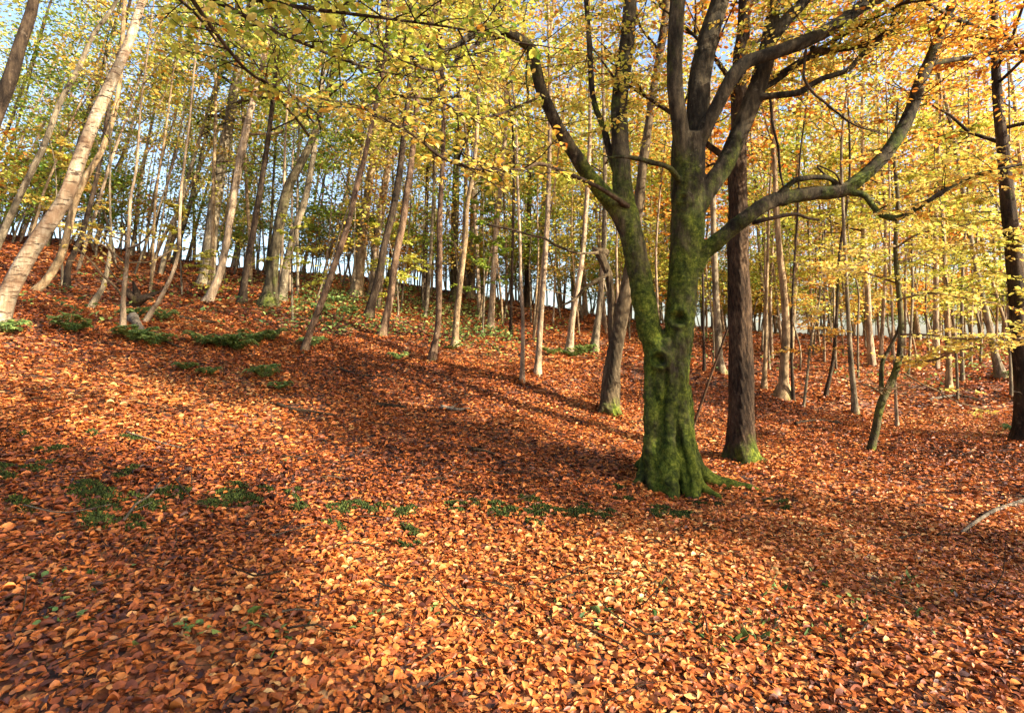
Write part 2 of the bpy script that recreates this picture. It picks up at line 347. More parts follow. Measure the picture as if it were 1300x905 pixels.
def empty(name, loc, label, cat, group=None):
    o = bpy.data.objects.new(name, None); sc.collection.objects.link(o)
    o.location = tuple(float(v) for v in loc); o.empty_display_size = .2
    o['label'] = label; o['category'] = cat
    if group: o['group'] = group
    return o

class Tubes:
    def __init__(s): s.V = []; s.F = []; s.n = 0
    def add(s, pts, rad, sides=8, lump=0.0, seg=None):
        pts = np.asarray(pts, float); rad = np.asarray(rad, float)
        if seg:                                      # Catmull-Rom resampling
            q = np.vstack([2 * pts[0] - pts[1], pts, 2 * pts[-1] - pts[-2]])
            L = np.concatenate([[0], np.cumsum(np.linalg.norm(np.diff(pts, axis=0), axis=1))])
            n = max(len(pts), int(L[-1] / seg) + 2)
            u = np.linspace(0, L[-1], n); i = np.clip(np.searchsorted(L, u, 'right') - 1, 0, len(pts) - 2)
            t = ((u - L[i]) / np.maximum(L[i + 1] - L[i], 1e-6))[:, None]
            a, b, c, d = q[i], q[i + 1], q[i + 2], q[i + 3]
            rad = np.interp(u, L, rad)
            pts = .5 * ((2 * b) + (-a + c) * t + (2 * a - 5 * b + 4 * c - d) * t ** 2 + (-a + 3 * b - 3 * c + d) * t ** 3)
        n = len(pts)
        tg = np.gradient(pts, axis=0); tg /= np.maximum(np.linalg.norm(tg, axis=1, keepdims=True), 1e-9)
        up = np.array([0, 1., 0]) if abs(tg[0][1]) < .8 else np.array([1., 0, 0])
        x = np.cross(up, tg); bad = np.linalg.norm(x, axis=1) < .2
        if bad.any(): x[bad] = np.cross(np.array([.7, 0, .7]), tg[bad])
        x /= np.maximum(np.linalg.norm(x, axis=1, keepdims=True), 1e-9)
        y = np.cross(tg, x)
        a = np.linspace(0, 2 * np.pi, sides, endpoint=False)
        rr = rad[:, None] * np.ones((1, sides))
        if lump:
            ph = rng.uniform(0, 6.28, 4)
            zz = np.arange(n)[:, None] * (seg or .3)
            rr = rr * (1 + lump * (.6 * np.sin(2 * a[None] + ph[0] + zz * 1.3) + .5 * np.sin(3 * a[None] + ph[1] - zz * 2.1) + .5 * np.sin(zz * 5.2 + ph[2] + a[None])))
        V = pts[:, None] + rr[..., None] * (np.cos(a)[None, :, None] * x[:, None] + np.sin(a)[None, :, None] * y[:, None])
        V = V.reshape(-1, 3)
        i = np.arange(n - 1)[:, None] * sides; j = np.arange(sides)[None]; j2 = (j + 1) % sides
        F = np.stack([i + j, i + j2, i + sides + j2, i + sides + j], -1).reshape(-1, 4)
        base = s.n
        s.V.append(V); s.F.append(F + base)
        tip = base + len(V); s.V.append(pts[-1:] + tg[-1:] * rad[-1] * .6); s.V.append(pts[:1])
        last = base + (n - 1) * sides
        jj = np.arange(sides); kk = (jj + 1) % sides
        s.F.append(np.stack([last + jj, last + kk, np.full(sides, tip), np.full(sides, tip)], -1))
        s.F.append(np.stack([base + kk, base + jj, np.full(sides, tip + 1), np.full(sides, tip + 1)], -1))
        s.n += len(V) + 2
        return pts, rad
    def mesh(s, name, mat, origin=(0, 0, 0)):
        V = np.vstack(s.V) - np.asarray(origin)
        F = np.vstack(s.F)
        quad = F[F[:, 2] != F[:, 3]]; tri = F[F[:, 2] == F[:, 3]][:, :3]
        me = bpy.data.meshes.new(name)
        me.vertices.add(len(V)); me.vertices.foreach_set('co', V.astype(np.float32).ravel())
        li = np.concatenate([quad.ravel(), tri.ravel()]).astype(np.int32)
        ls = np.concatenate([np.arange(len(quad)) * 4, len(quad) * 4 + np.arange(len(tri)) * 3]).astype(np.int32)
        me.loops.add(len(li)); me.loops.foreach_set('vertex_index', li)
        me.polygons.add(len(ls)); me.polygons.foreach_set('loop_start', ls)
        me.polygons.foreach_set('use_smooth', np.ones(len(ls), bool))
        me.update(calc_edges=True); me.validate()
        me.materials.append(mat)
        return me

def joined(me, me2):
    """one mesh out of two, the second keeping its own material"""
    import bmesh
    off = len(me.materials); n0 = len(me.polygons)
    bm = bmesh.new(); bm.from_mesh(me); bm.from_mesh(me2); bm.faces.ensure_lookup_table()
    for f in bm.faces[n0:]: f.material_index = off
    bm.to_mesh(me); bm.free()
    for m_ in me2.materials: me.materials.append(m_)
    return me
def unit(v): return v / np.maximum(np.linalg.norm(v, axis=-1, keepdims=True), 1e-9)
class Leaves:
    def __init__(s): s.p = []; s.d = []; s.n = []; s.l = []; s.h = []
    def add(s, p, d, n, l, h):
        k = len(p)
        s.p.append(np.asarray(p, float)); s.d.append(np.broadcast_to(d, (k, 3))); s.n.append(np.broadcast_to(n, (k, 3)))
        s.l.append(np.broadcast_to(l, (k,))); s.h.append(np.broadcast_to(h, (k,)))
    def cloud(s, c, n, sig, size, hue, hs=.09, tilt=.85):
        """leaves of one spray, spread about the points c"""
        p = c[rng.integers(0, len(c), n)] + rng.normal(0, 1, (n, 3)) * np.asarray(sig)
        az = rng.uniform(0, 6.283, n)
        d = np.stack([np.cos(az), np.sin(az), rng.normal(-.15, .35, n)], -1)
        nn = np.stack([rng.normal(0, tilt, n), rng.normal(0, tilt, n), np.ones(n)], -1)
        s.add(p, d, nn, size * rng.uniform(.65, 1.25, n), np.clip(hue + rng.normal(0, hs, n), 0, 1))
    def count(s): return sum(len(a) for a in s.p)
    def mesh(s, name, mat, origin=(0, 0, 0), wide=.62, curl=.22, detail=False):
        p = np.vstack(s.p) - np.asarray(origin); d = unit(np.vstack(s.d)); n = np.vstack(s.n)
        l = np.concatenate(s.l)[:, None]; h = np.concatenate(s.h)
        y = unit(np.cross(n, d)); z = np.cross(d, y); K = len(p)
        w = l * wide * (rng.uniform(.85, 1.12, (K, 1)) if not detail else rng.uniform(.62, 1.2, (K, 1)))
        c = l * curl * rng.uniform(-.5, 1.2, (K, 1)) * np.where(rng.uniform(0, 1, (K, 1)) < .18, 2.2, 1.); b = l * rng.uniform(-.4, .35, (K, 1))
        if detail:
            prof = [(.22, .38), (.5, .5), (.78, .33)]
            vs = [p, p + d * l - z * b * .6]
            for sg in (1, -1):
                for (u, ww) in prof:
                    vs.append(p + d * l * u + y * w * ww * sg + z * (c * ww * 1.2 + b * u * (1 - u) * 2))
            mid = [p + d * l * u + z * b * u * (1 - u) * 2 for u in (.36, .68)]
            vs += mid                                   # 0 base 1 tip 2-4 right 5-7 left 8,9 midrib
            V = np.stack(vs, 1); k = 10
            f = np.array([[0, 8, 3, 2], [8, 9, 4, 3], [9, 1, 1, 4], [0, 5, 6, 8], [8, 6, 7, 9], [9, 7, 1, 1]])
            # close the tip with quads that share the rim
            f = np.array([[0, 8, 3, 2], [8, 9, 4, 3], [0, 5, 6, 8], [8, 6, 7, 9]]); t3 = np.array([[9, 1, 4], [9, 7, 1]])
        else:
            vs = [p, p + d * l - z * b * .6]
            for sg in (1, -1):
                vs.append(p + d * l * .3 + y * w * .46 * sg + z * c * .6)
                vs.append(p + d * l * .7 + y * w * .42 * sg + z * (c * .6 + b * .2))
            V = np.stack(vs, 1); k = 6
            f = np.array([[0, 1, 3, 2], [0, 4, 5, 1]]); t3 = None
        base = (np.arange(K) * k)[:, None, None]
        Q = (f[None] + base).reshape(-1, 4)
        me = bpy.data.meshes.new(name); V = V.reshape(-1, 3)
        me.vertices.add(len(V)); me.vertices.foreach_set('co', V.astype(np.float32).ravel())
        li = Q.ravel(); ls = np.arange(len(Q)) * 4
        if t3 is not None:
            Tt = (t3[None] + base).reshape(-1, 3)
            ls = np.concatenate([ls, len(li) + np.arange(len(Tt)) * 3]); li = np.concatenate([li, Tt.ravel()])
        me.loops.add(len(li)); me.loops.foreach_set('vertex_index', li.astype(np.int32))
        me.polygons.add(len(ls)); me.polygons.foreach_set('loop_start', ls.astype(np.int32))
        me.update(calc_edges=True)
        at = me.attributes.new('hue', 'FLOAT', 'POINT'); at.data.foreach_set('value', np.repeat(h, k).astype(np.float32))
        at = me.attributes.new('val', 'FLOAT', 'POINT'); at.data.foreach_set('value', np.repeat(rng.uniform(.72, 1.2, K), k).astype(np.float32))
        me.materials.append(mat)
        return me

def curve_dir(p0, d, length, k=5, wob=.12, up=0.0):
    """a wandering branch centre line"""
    pts = [np.array(p0, float)]; d = unit(np.array(d, float))
    for i in range(k):
        d = unit(d + rng.normal(0, wob, 3) + np.array([0, 0, up]))
        pts.append(pts[-1] + d * length / k)
    return np.array(pts)

def crown_on(tb, lv, pts, rad, c0, base_z, nleaf, hue, leaf, spread, nlimb, hs=.09, sub=3, thick=.16, lo_up=.25, taper=.55):
    """limbs from a trunk centre line and leaf sprays on them"""
    zs = pts[:, 2] - base_z
    top = zs[-1]
    ends = []
    for i in range(nlimb):
        z = c0 + (top - c0) * (i + rng.uniform(0, 1)) / nlimb * .97
        j = int(np.clip(np.searchsorted(zs, z), 1, len(pts) - 1))
        f = (z - c0) / max(top - c0, .1)
        az = rng.uniform(0, 6.283); L = spread * (1 - taper * f) * rng.uniform(.6, 1.15)
        d = np.array([math.cos(az), math.sin(az), lo_up + .5 * f + rng.uniform(0, .3)])
        c = curve_dir(pts[j], d, L, 5, .14, .02)
        r0 = max(.008, rad[j] * .42)
        tb.add(c, np.linspace(r0, max(.004, r0 * .2), len(c)), 5)
        ends.append(c[2:])
        for q in range(sub):
            k = rng.integers(1, 5); dd = c[k] - c[k - 1]; dd = unit(dd) + np.array([rng.normal(0, .8), rng.normal(0, .8), rng.uniform(-.15, .25)])
            c2 = curve_dir(c[k], dd, L * rng.uniform(.3, .55), 3, .12)
            tb.add(c2, np.linspace(r0 * .4, .003, len(c2)), 4)
            ends.append(c2[1:])
    per = max(1, nleaf // len(ends))
    for e in ends:
        hh = hue + rng.normal(0, .10)
        dens = np.repeat(e[:-1], 4, 0) + np.repeat(np.diff(e, axis=0), 4, 0) * rng.uniform(0, 1, (4 * (len(e) - 1), 1)) if len(e) > 1 else e
        lv.cloud(dens, per, (thick * 1.7, thick * 1.7, thick * .6), leaf, hh, hs)

# ------------------------------------------------------------------ the ground
def axis(lo, hi, fine_lo, fine_hi, step, grow):
    a = list(np.arange(fine_lo, fine_hi, step)); s = step
    x = fine_hi
    while x < hi: a.append(x); s *= grow; x += s
    a.append(hi); s = step; x = fine_lo - step; b = []
    while x > lo: b.append(x); s *= grow; x -= s
    b.append(lo)
    return np.array(sorted(set(b + a)))
gx = axis(-900, 900, -10, 10, .11, 1.06); gy = axis(-900, 900, 0, 14, .11, 1.06)
XX, YY = np.meshgrid(gx, gy)
ZZ = H(XX.ravel(), YY.ravel())
nx, ny = len(gx), len(gy)
ii = (np.arange(ny - 1)[:, None] * nx + np.arange(nx - 1)[None]).ravel()
g = link('ground', np_mesh('ground', np.stack([XX.ravel(), YY.ravel(), ZZ], -1), np.stack([ii, ii + 1, ii + nx + 1, ii + nx], -1), M['ground']))
g['kind'] = 'structure'; g['label'] = 'hillside of leaf covered woodland soil rising to the left'

def scatter(n, y0, y1, margin=1.0, power=1.0):
    Y = y0 + (y1 - y0) * rng.uniform(0, 1, n) ** power
    # uniform over area of a wedge
    Y = np.sqrt(rng.uniform(y0 ** 2, y1 ** 2, n)) if power == 1.0 else Y
    X = rng.uniform(-1, 1, n) * (Y * .95 + margin)
    return X, Y
def litter_normals(X, Y, tilt):
    e = .05; z = H(X, Y)
    nx_ = -(H(X + e, Y) - z) / e; ny_ = -(H(X, Y + e) - z) / e
    return z, np.stack([nx_ + rng.normal(0, tilt, len(X)), ny_ + rng.normal(0, tilt, len(X)), np.ones(len(X))], -1)
def hue_field(X, Y):
    return .09 * np.sin(X * .9 + 1.2 * np.sin(Y * .7)) + .07 * np.sin(Y * 1.6 - X * .5 + 2) + .05 * np.sin(X * 3.7 + 2 * np.sin(Y * 2.3)) * np.sin(Y * 3.1)
lv = Leaves()
for (n, y0, y1, size, tilt, lift) in ((120000, 1.0, 5.5, .048, .29, .028), (120000, 5.5, 11, .060, .33, .03)):
    X, Y = scatter(n, y0, y1)
    z, nn = litter_normals(X, Y, tilt)
    az = rng.uniform(0, 6.283, n)
    hue = np.clip(rng.beta(2.3, 2.3, n) * .95 + hue_field(X, Y), 0, 1)
    lv.add(np.stack([X, Y, z + .004 + rng.uniform(0, lift, n)], -1), np.stack([np.cos(az), np.sin(az), rng.normal(0, .12, n)], -1), nn, size * np.clip(rng.lognormal(-.14, .27, n), .4, 1.35), hue)
o = link('fallen_leaves', lv.mesh('fallen_leaves', M['litter'], detail=True, curl=.34, wide=.6)); o['kind'] = 'stuff'; o['label'] = 'carpet of russet beech leaves on the near slope'; o['category'] = 'leaves'
lv = Leaves()
for (n, y0, y1, size, tilt, lift) in ((85000, 11, 20, .09, .4, .03), (50000, 20, 34, .14, .45, .04)):
    X, Y = scatter(n, y0, y1)
    z, nn = litter_normals(X, Y, tilt)
    az = rng.uniform(0, 6.283, n)
    hue = np.clip(rng.beta(2.2, 2.4, n) * .95 + hue_field(X, Y), 0, 1)
    lv.add(np.stack([X, Y, z + .004 + rng.uniform(0, lift, n)], -1), np.stack([np.cos(az), np.sin(az), rng.normal(0, .1, n)], -1), nn, size * rng.uniform(.6, 1.25, n), hue)
o = link('fallen_leaves', lv.mesh('fallen_leaves', M['litter'], curl=.3)); o['kind'] = 'stuff'; o['label'] = 'brown leaf litter on the far bank up to the crest'; o['category'] = 'leaves'

# ------------------------------------------------------------------ the great beech
D = 6.0
def px_path(rows, Y=D, y_of=None):
    """rows of (px, py, width px, depth offset) -> points and radii"""
    pts = [P(r_[0], r_[1], Y + (r_[3] if len(r_) > 3 else 0)) for r_ in rows]
    rad = [r_[2] / 2 * (Y + (r_[3] if len(r_) > 3 else 0)) / FPX for r_ in rows]
    return np.array(pts), np.array(rad)
def remeshed(tb, name, mat, voxel, origin, smooth=6, fn=None):
    me = tb.mesh(name, mat)
    o = bpy.data.objects.new('tmp', me); sc.collection.objects.link(o)
    r_ = o.modifiers.new('r', 'REMESH'); r_.mode = 'VOXEL'; r_.voxel_size = voxel; r_.use_smooth_shade = True
    s_ = o.modifiers.new('s', 'SMOOTH'); s_.iterations = smooth; s_.factor = .5
    dg = bpy.context.evaluated_depsgraph_get(); dg.update()
    m2 = bpy.data.meshes.new_from_object(o.evaluated_get(dg)); m2.name = name
    bpy.data.objects.remove(o); bpy.data.meshes.remove(me)
    n = len(m2.vertices); co = np.empty(n * 3, np.float32); m2.vertices.foreach_get('co', co); co = co.reshape(-1, 3)
    no = np.empty(n * 3, np.float32); m2.vertices.foreach_get('normal', no); no = no.reshape(-1, 3)
    if fn: co = fn(co, no)
    m2.vertices.foreach_set('co', (co - np.asarray(origin, np.float32)).astype(np.float32).ravel()); m2.update()
    m2.materials.clear(); m2.materials.append(mat)
    return m2
base = P(858, 615, D); base[2] = H1(base[0], base[1])
main = empty('beech_tree', base, 'great many-stemmed beech with a green mossy trunk, the largest tree on the slope', 'tree')
tb = Tubes()
LEFT = [(838, 560, 34, .03), (836, 500, 34, .02), (834, 450, 32), (824, 416, 31), (812, 350, 30), (803, 305, 30), (797, 275, 30), (791, 242, 25), (788, 194, 22), (786, 138, 21, .1), (791, 87, 21, .2), (798, 35, 19, .3), (803, -40, 17, .4), (815, -130, 13, .5), (822, -230, 8, .6)]
RIGHT = [(856, 560, 40), (853, 500, 44), (856, 450, 40), (863, 410, 37), (868, 350, 38), (872, 300, 42), (874, 260, 43), (874, 208, 42), (875, 175, 42)]
for L in (LEFT, RIGHT):
    p, r_ = px_path(L); tb.add(p, r_, 16, .04, .08)
# fused lower trunk and its buttress ridges
p, r_ = px_path([(854, 640, 60), (852, 600, 56), (847, 560, 50), (844, 500, 50), (842, 455, 46), (843, 432, 34)]); tb.add(p, r_, 20, .05, .06)
for (bx, by, w, tx, ty, off) in [(812, 618, 20, 828, 500, .0), (852, 632, 24, 846, 500, -.2), (833, 622, 20, 826, 480, -.14), (884, 640, 24, 866, 500, -.2), (897, 640, 20, 872, 520, -.1),
                                 (905, 622, 18, 874, 510, .12), (820, 606, 22, 832, 480, .2), (868, 612, 22, 862, 480, .22)]:
    a = P(bx, by, D + off * 1.8); a[2] = H1(a[0], a[1]) - .06
    b = P((bx + tx) / 2 + (tx - bx) * .15, (by + ty) / 2 + 22, D + off * 1.25); c = P(tx, ty + 30, D + off * .75); d_ = P(tx, ty - 20, D + off * .5)
    s_ = w / 2 * D / FPX
    tb.add([a, b, c, d_], [s_ * .85, s_ * 1.0, s_ * .9, s_ * .5], 12, .05, .05)
def root(rows, w0, w1):
    q = []
    for (x_, y_, off, lift) in rows:
        a = P(x_, y_, D + off); h = H1(a[0], a[1]); a[2] = h + lift; q.append(a)
    tb.add(q, np.linspace(w0, w1, len(q)), 10, .08, .05)
root([(872, 580, 0, .30), (885, 612, -.1, .10), (896, 630, -.2, .05), (908, 643, -.32, .02), (921, 650, -.4, -.03)], .09, .03)
root([(876, 575, 0.05, .30), (897, 603, .05, .12), (915, 615, .05, .05), (936, 622, .05, .03), (955, 627, .0, .01), (975, 630, -.05, -.03)], .08, .022)
root([(850, 580, -.1, .28), (851, 610, -.25, .10), (852, 632, -.42, .02), (849, 650, -.6, -.04)], .085, .025)
root([(830, 580, 0, .28), (817, 604, -.05, .10), (806, 616, -.1, .0), (796, 622, -.1, -.05)], .08, .03)
root([(828, 590, .2, .28), (812, 600, .35, .06), (795, 600, .5, -.04)], .08, .03)
BR = {
 'll': [(797, 290, 26), (785, 268, 24, -.05), (768, 248, 21, -.1), (746, 221, 19, -.2), (728, 193, 17, -.3), (711, 166, 16, -.4), (698, 140, 15, -.45), (687, 114, 15, -.5), (680, 85, 15, -.55), (673, 62, 14, -.6), (656, 48, 14, -.7), (638, 38, 12, -.8), (621, 35, 12, -.9), (608, 39, 11, -1.0), (594, 49, 9, -1.1), (575, 60, 6, -1.3), (548, 68, 4, -1.5)],
 'll2': [(634, 38, 8, -.8), (629, 20, 7, -.8), (628, -5, 6, -.8), (622, -60, 4, -.8)],
 'll3': [(673, 60, 5, -.6), (669, 80, 4, -.65), (668, 105, 3.5, -.7), (671, 120, 3.5, -.7), (667, 132, 2, -.7)],
 'thin': [(791, 245, 10, .05), (781, 215, 10, .1), (775, 199, 9, .1), (767, 165, 9, .15), (757, 140, 8, .15), (752, 118, 8, .2), (749, 69, 8, .2), (746, 25, 7, .25), (742, -20, 7, .25), (735, -90, 4, .3)],
 'cross': [(864, 232, 9, -.1), (850, 214, 8, -.25), (826, 206, 7, -.35), (800, 200, 6, -.4), (784, 199, 5, -.4), (772, 200, 3.5, -.4), (752, 190, 2, -.45)],
 'r1': [(870, 215, 26, -.05), (866, 185, 23, -.1), (863, 160, 21, -.12), (857, 104, 20, -.15), (858, 35, 20, -.2), (860, -20, 19, -.2), (852, -110, 14, -.2), (848, -220, 8, -.2)],
 'r2': [(877, 190, 34), (885, 160, 30, .05), (888, 104, 29, .1), (895, 65, 27, .15), (903, 35, 25, .2), (918, -12, 22, .25), (935, -100, 16, .4), (945, -220, 9, .6)],
 'r3': [(884, 185, 22, -.05), (897, 160, 19, -.1), (912, 131, 18, -.15), (933, 93, 18, -.2), (950, 78, 17, -.2), (964, 73, 17, -.2), (1016, 55, 17, -.2), (1058, 35, 17, -.15), (1092, 10, 16, -.1), (1127, -10, 15, 0), (1190, -60, 12, .1), (1250, -130, 7, .2)],
 'r4': [(878, 272, 30), (888, 256, 27), (902, 235, 25), (919, 212, 24, .05), (936, 173, 23, .1), (954, 131, 23, .1), (968, 93, 22, .1), (974, 65, 21, .1), (981, 20, 16, .1), (986, -20, 14, .1), (995, -100, 9, .1)],
 'r4b': [(973, 62, 17, .1), (984, 44, 17, .05), (1002, 22, 16, 0), (1020, 2, 15, 0), (1045, -40, 12, 0), (1070, -100, 8, 0)],
 'r5': [(878, 345, 26), (892, 322, 22, -.03), (912, 306, 20, -.1), (930, 290, 19, -.15), (947, 277, 19, -.2), (966, 263, 19, -.2), (988, 253, 19, -.2), (1030, 246, 18, -.2), (1058, 244, 18, -.2), (1075, 239, 17, -.2), (1106, 215, 17, -.15), (1134, 183, 17, -.1), (1155, 145, 16), (1168, 104, 15), (1178, 82, 14), (1186, 62, 13), (1203, 21, 12), (1215, -10, 11), (1240, -70, 8)],
 'r5b': [(1068, 240, 11, -.2), (1085, 245, 10, -.25), (1099, 249, 9, -.3), (1108, 262, 8.5, -.32), (1119, 273, 8, -.35), (1141, 277, 8, -.4), (1160, 267, 7.5, -.45), (1182, 253, 7, -.5), (1224, 228, 6, -.5), (1265, 216, 5, -.6), (1310, 206, 4, -.6), (1370, 200, 2, -.7)],
 'r5c': [(984, 254, 9, -.2), (996, 240, 8, -.25), (1013, 228, 7.5, -.3), (1044, 225, 7, -.3), (1058, 230, 7, -.25), (1070, 241, 7, -.2)],
 'r5d': [(1180, 82, 8, 0), (1200, 78, 7, .1), (1231, 73, 6.5, .2), (1265, 67, 6, .3), (1305, 66, 5, .4), (1370, 60, 3, .6)],
 'r5e': [(1297, 64, 2.5, .4), (1280, 48, 3.5, .3), (1265, 40, 4, .2), (1231, 31, 5, .1), (1212, 24, 6, 0), (1200, 17, 6, -.1), (1183, 8, 5, -.2), (1160, -10, 4, -.3)],
 'r4c': [(962, 124, 10, .05), (980, 122, 9, 0), (1013, 118, 9, -.1), (1030, 108, 8, -.1), (1044, 100, 8, -.15), (1075, 90, 7.5, -.2), (1090, 75, 7, -.2), (1103, 62, 7, -.2), (1120, 50, 7, -.2), (1134, 36, 7.5, -.2), (1133, 22, 8, -.2), (1144, 0, 7, -.2), (1160, -50, 4, -.2)],
 'r3c': [(1030, 62, 9, 0), (1050, 65, 8.5, .1), (1085, 60, 8, .1), (1106, 55, 8, 0), (1120, 46, 8, -.1), (1134, 36, 7, -.2)],
 'r4d': [(968, 112, 9, .2), (985, 103, 8, .25), (1002, 90, 8, .3), (1023, 76, 7, .35), (1050, 66, 5, .4), (1075, 55, 3, .5)],
}
BP = {}
for k_, rows in BR.items():
    p, r_ = px_path(rows); BP[k_] = tb.add(p, r_, 14 if rows[0][2] > 14 else 9, .05, .06 if rows[0][2] > 14 else .05)
knots = [(P(863, 404, D - .2), .085, .11), (P(839, 457, D - .22), .08, .14), (P(868, 250, D - .2), .05, .05), (P(886, 480, D - .15), .05, .04)]
def main_fn(co, no):
    x, y, z = co.T
    a = np.arctan2(y - base[1], x - base[0])
    n = .010 * np.sin(a * 7 + 2.0 * np.sin(z * 3)) * np.clip(1.4 - (z - base[2]), 0, 1)
    n = n + .007 * np.sin(z * 17 + 3 * np.sin(a * 3 + x * 9)) + .004 * np.sin(x * 41 + z * 23) * np.sin(y * 37 - z * 19) + .003 * np.sin(z * 61 + x * 30)
    n *= np.clip((1.2 + 1.2 - z) * .25 + .6, .15, 1)
    for (k, s_, depth) in knots:
        d2 = ((co[:, :1] - k[0]) ** 2 + ((co[:, 1:2] - k[1]) * .5) ** 2 + (co[:, 2:3] - k[2]) ** 2)[:, 0]
        n = n - depth * np.exp(-d2 / (2 * (s_ * .45) ** 2)) + depth * .42 * np.exp(-((np.sqrt(d2) - s_ * 1.0) ** 2) / (2 * (s_ * .35) ** 2))
    # long seams of the fluted trunk
    for (sx, sz0, sz1) in ((P(856, 560, D)[0], P(0, 625, D)[2], P(0, 530, D)[2]), (P(836, 500, D)[0], P(0, 560, D)[2], P(0, 450, D)[2])):
        m_ = np.exp(-((x - sx - .03 * np.sin(z * 6)) ** 2) / (2 * .018 ** 2)) * np.clip((z - sz0) * 6, 0, 1) * np.clip((sz1 - z) * 6, 0, 1) * (no[:, 1] < -.2)
        n = n - .045 * m_
    return co + no * n[:, None]
great = remeshed(tb, 'great_beech_trunk', M['beech'], .012, base, 4, main_fn)

# twigs and leaves of the great beech
tw = Tubes(); lv = Leaves()
def twig(rows, Y=D):
    p, r_ = px_path(rows, Y); tw.add(p, r_, 6, 0, .05)
    return p
twig([(975, 122, 4, .1), (978, 128, 3.5), (981, 159, 3.2), (988, 187, 3), (990, 215, 3), (995, 239, 2)])
twig([(1023, 64, 4, -.2), (1021, 85, 3.5, -.2), (1021, 100, 4, -.3), (1032, 118, 3.5, -.3), (1044, 128, 3.2, -.3), (1065, 145, 3, -.3), (1085, 159, 2.5, -.3), (1120, 170, 2, -.3)])
twig([(955, 283, 6, -.2), (981, 277, 5, -.3), (1009, 272, 4.5, -.3), (1025, 277, 4, -.3), (1040, 279, 3, -.3)])
twig([(1052, 226, 3, -.3), (1040, 215, 3, -.3), (1037, 210, 2.5, -.3), (1050, 215, 2.5, -.3), (1062, 222, 2.5, -.3), (1068, 235, 2.5, -.25)])
def spray(p0, d, L, nleaf, leaf, hue, hs=.1, r0=.006, flat=.55, side=3):
    """a real twig with side shoots and alternate leaves in a nearly level plane"""
    c = curve_dir(p0, d, L, 6, .10, -.02)
    tw.add(c, np.linspace(r0, r0 * .25, len(c)), 4)
    lines = [c]
    for q in range(side):
        k = rng.integers(1, 5); dd = unit(c[k + 1] - c[k]); s_ = unit(np.cross(dd, [0, 0, 1.])) * (1 if q % 2 else -1)
        c2 = curve_dir(c[k], dd * .7 + s_ * rng.uniform(.6, 1.1), L * rng.uniform(.25, .5), 3, .1, -.02)
        tw.add(c2, np.linspace(r0 * .5, r0 * .2, len(c2)), 3); lines.append(c2)
    w = np.array([np.linalg.norm(np.diff(l_, axis=0), axis=1).sum() for l_ in lines]); w /= w.sum()
    for l_, ww in zip(lines, w):
        n = max(3, int(nleaf * ww)); u = np.sort(rng.uniform(.12, 1, n)) * (len(l_) - 1); i = np.clip(u.astype(int), 0, len(l_) - 2)
        p = l_[i] + (l_[i + 1] - l_[i]) * (u - i)[:, None]; dd = unit(l_[i + 1] - l_[i]); s_ = unit(np.cross(dd, [0, 0, 1.]))
        sg = np.where(np.arange(n) % 2, 1., -1.)[:, None]
        ld = dd * rng.uniform(.2, .9, (n, 1)) + s_ * sg + np.stack([np.zeros(n), np.zeros(n), rng.normal(-.25, .3, n)], -1)
        nn = np.stack([rng.normal(0, flat, n), rng.normal(0, flat, n), np.ones(n)], -1)
        lv.add(p + unit(ld) * .01, ld, nn, leaf * rng.uniform(.6, 1.2, n), np.clip(hue + rng.normal(0, hs, n), 0, 1))
def sprays_along(p, f0, f1, n, L, nleaf, leaf, hue, hs=.1, up=.1, toward=None):
    for i in range(n):
        u = (f0 + (f1 - f0) * (i + rng.uniform(0, 1)) / n) * (len(p) - 1); k = min(int(u), len(p) - 2)
        q = p[k] + (p[k + 1] - p[k]) * (u - k)
        az = rng.uniform(0, 6.283); d = np.array([math.cos(az), math.sin(az), rng.normal(up, .3)])
        if toward is not None: d = d * .6 + np.array(toward)
        spray(q, d, L * rng.uniform(.6, 1.3), nleaf, leaf, hue + rng.normal(0, .05), hs)
# low limb that carries the leafy sprays left of the trunk, over the slope
low = twig([(797, 262, 8, -.1), (760, 238, 6, -.5), (720, 220, 5.5, -1.0), (687, 208, 5, -1.3), (663, 215, 5, -1.5), (635, 217, 5, -1.7), (607, 215, 5, -1.8), (563, 201, 4.5, -2.0), (531, 176, 4, -2.1), (490, 152, 3.5, -2.2), (455, 135, 2.5, -2.3), (420, 128, 1.5, -2.4)])
sprays_along(low, .15, 1, 36, .55, 20, .058, .55, .12)
low2 = twig([(640, 38, 6, -.9), (600, 60, 5, -1.3), (560, 88, 4, -1.8), (520, 80, 3.5, -2.2), (470, 55, 3, -2.4), (430, 30, 2, -2.6)])
sprays_along(low2, .1, 1, 24, .5, 17, .06, .33, .14)
low3 = twig([(690, 120, 4, -.5), (650, 140, 3.5, -1.0), (600, 150, 3, -1.5), (560, 130, 2.5, -1.9), (500, 120, 2, -2.2)])
sprays_along(low3, .1, 1, 20, .5, 17, .06, .42, .14)
for k_, n, L, nl, hue, f0 in (('ll', 26, .8, 40, .5, .35), ('ll2', 8, .7, 40, .4, .3), ('thin', 22, .8, 44, .55, .4), ('r1', 16, .9, 46, .5, .55), ('r2', 18, .9, 46, .5, .5), ('r3', 34, .8, 44, .55, .3),
                          ('r4', 20, .8, 42, .5, .5), ('r4b', 22, .8, 44, .45, .2), ('r5', 34, .9, 44, .7, .4), ('r5b', 24, .7, 36, .6, .3), ('r5d', 22, .7, 40, .8, .2), ('r5e', 18, .6, 36, .8, 0),
                          ('r4c', 20, .6, 34, .6, .4), ('r3c', 10, .6, 34, .4, .2), ('r4d', 10, .6, 34, .5, .2)):
    sprays_along(BP[k_][0], f0, 1, n, L, int(nl * 1.25), .057, hue, .12, .15)
p, r_ = px_path(LEFT); sprays_along(p, .6, 1, 30, .9, 56, .057, .5, .12, .15)
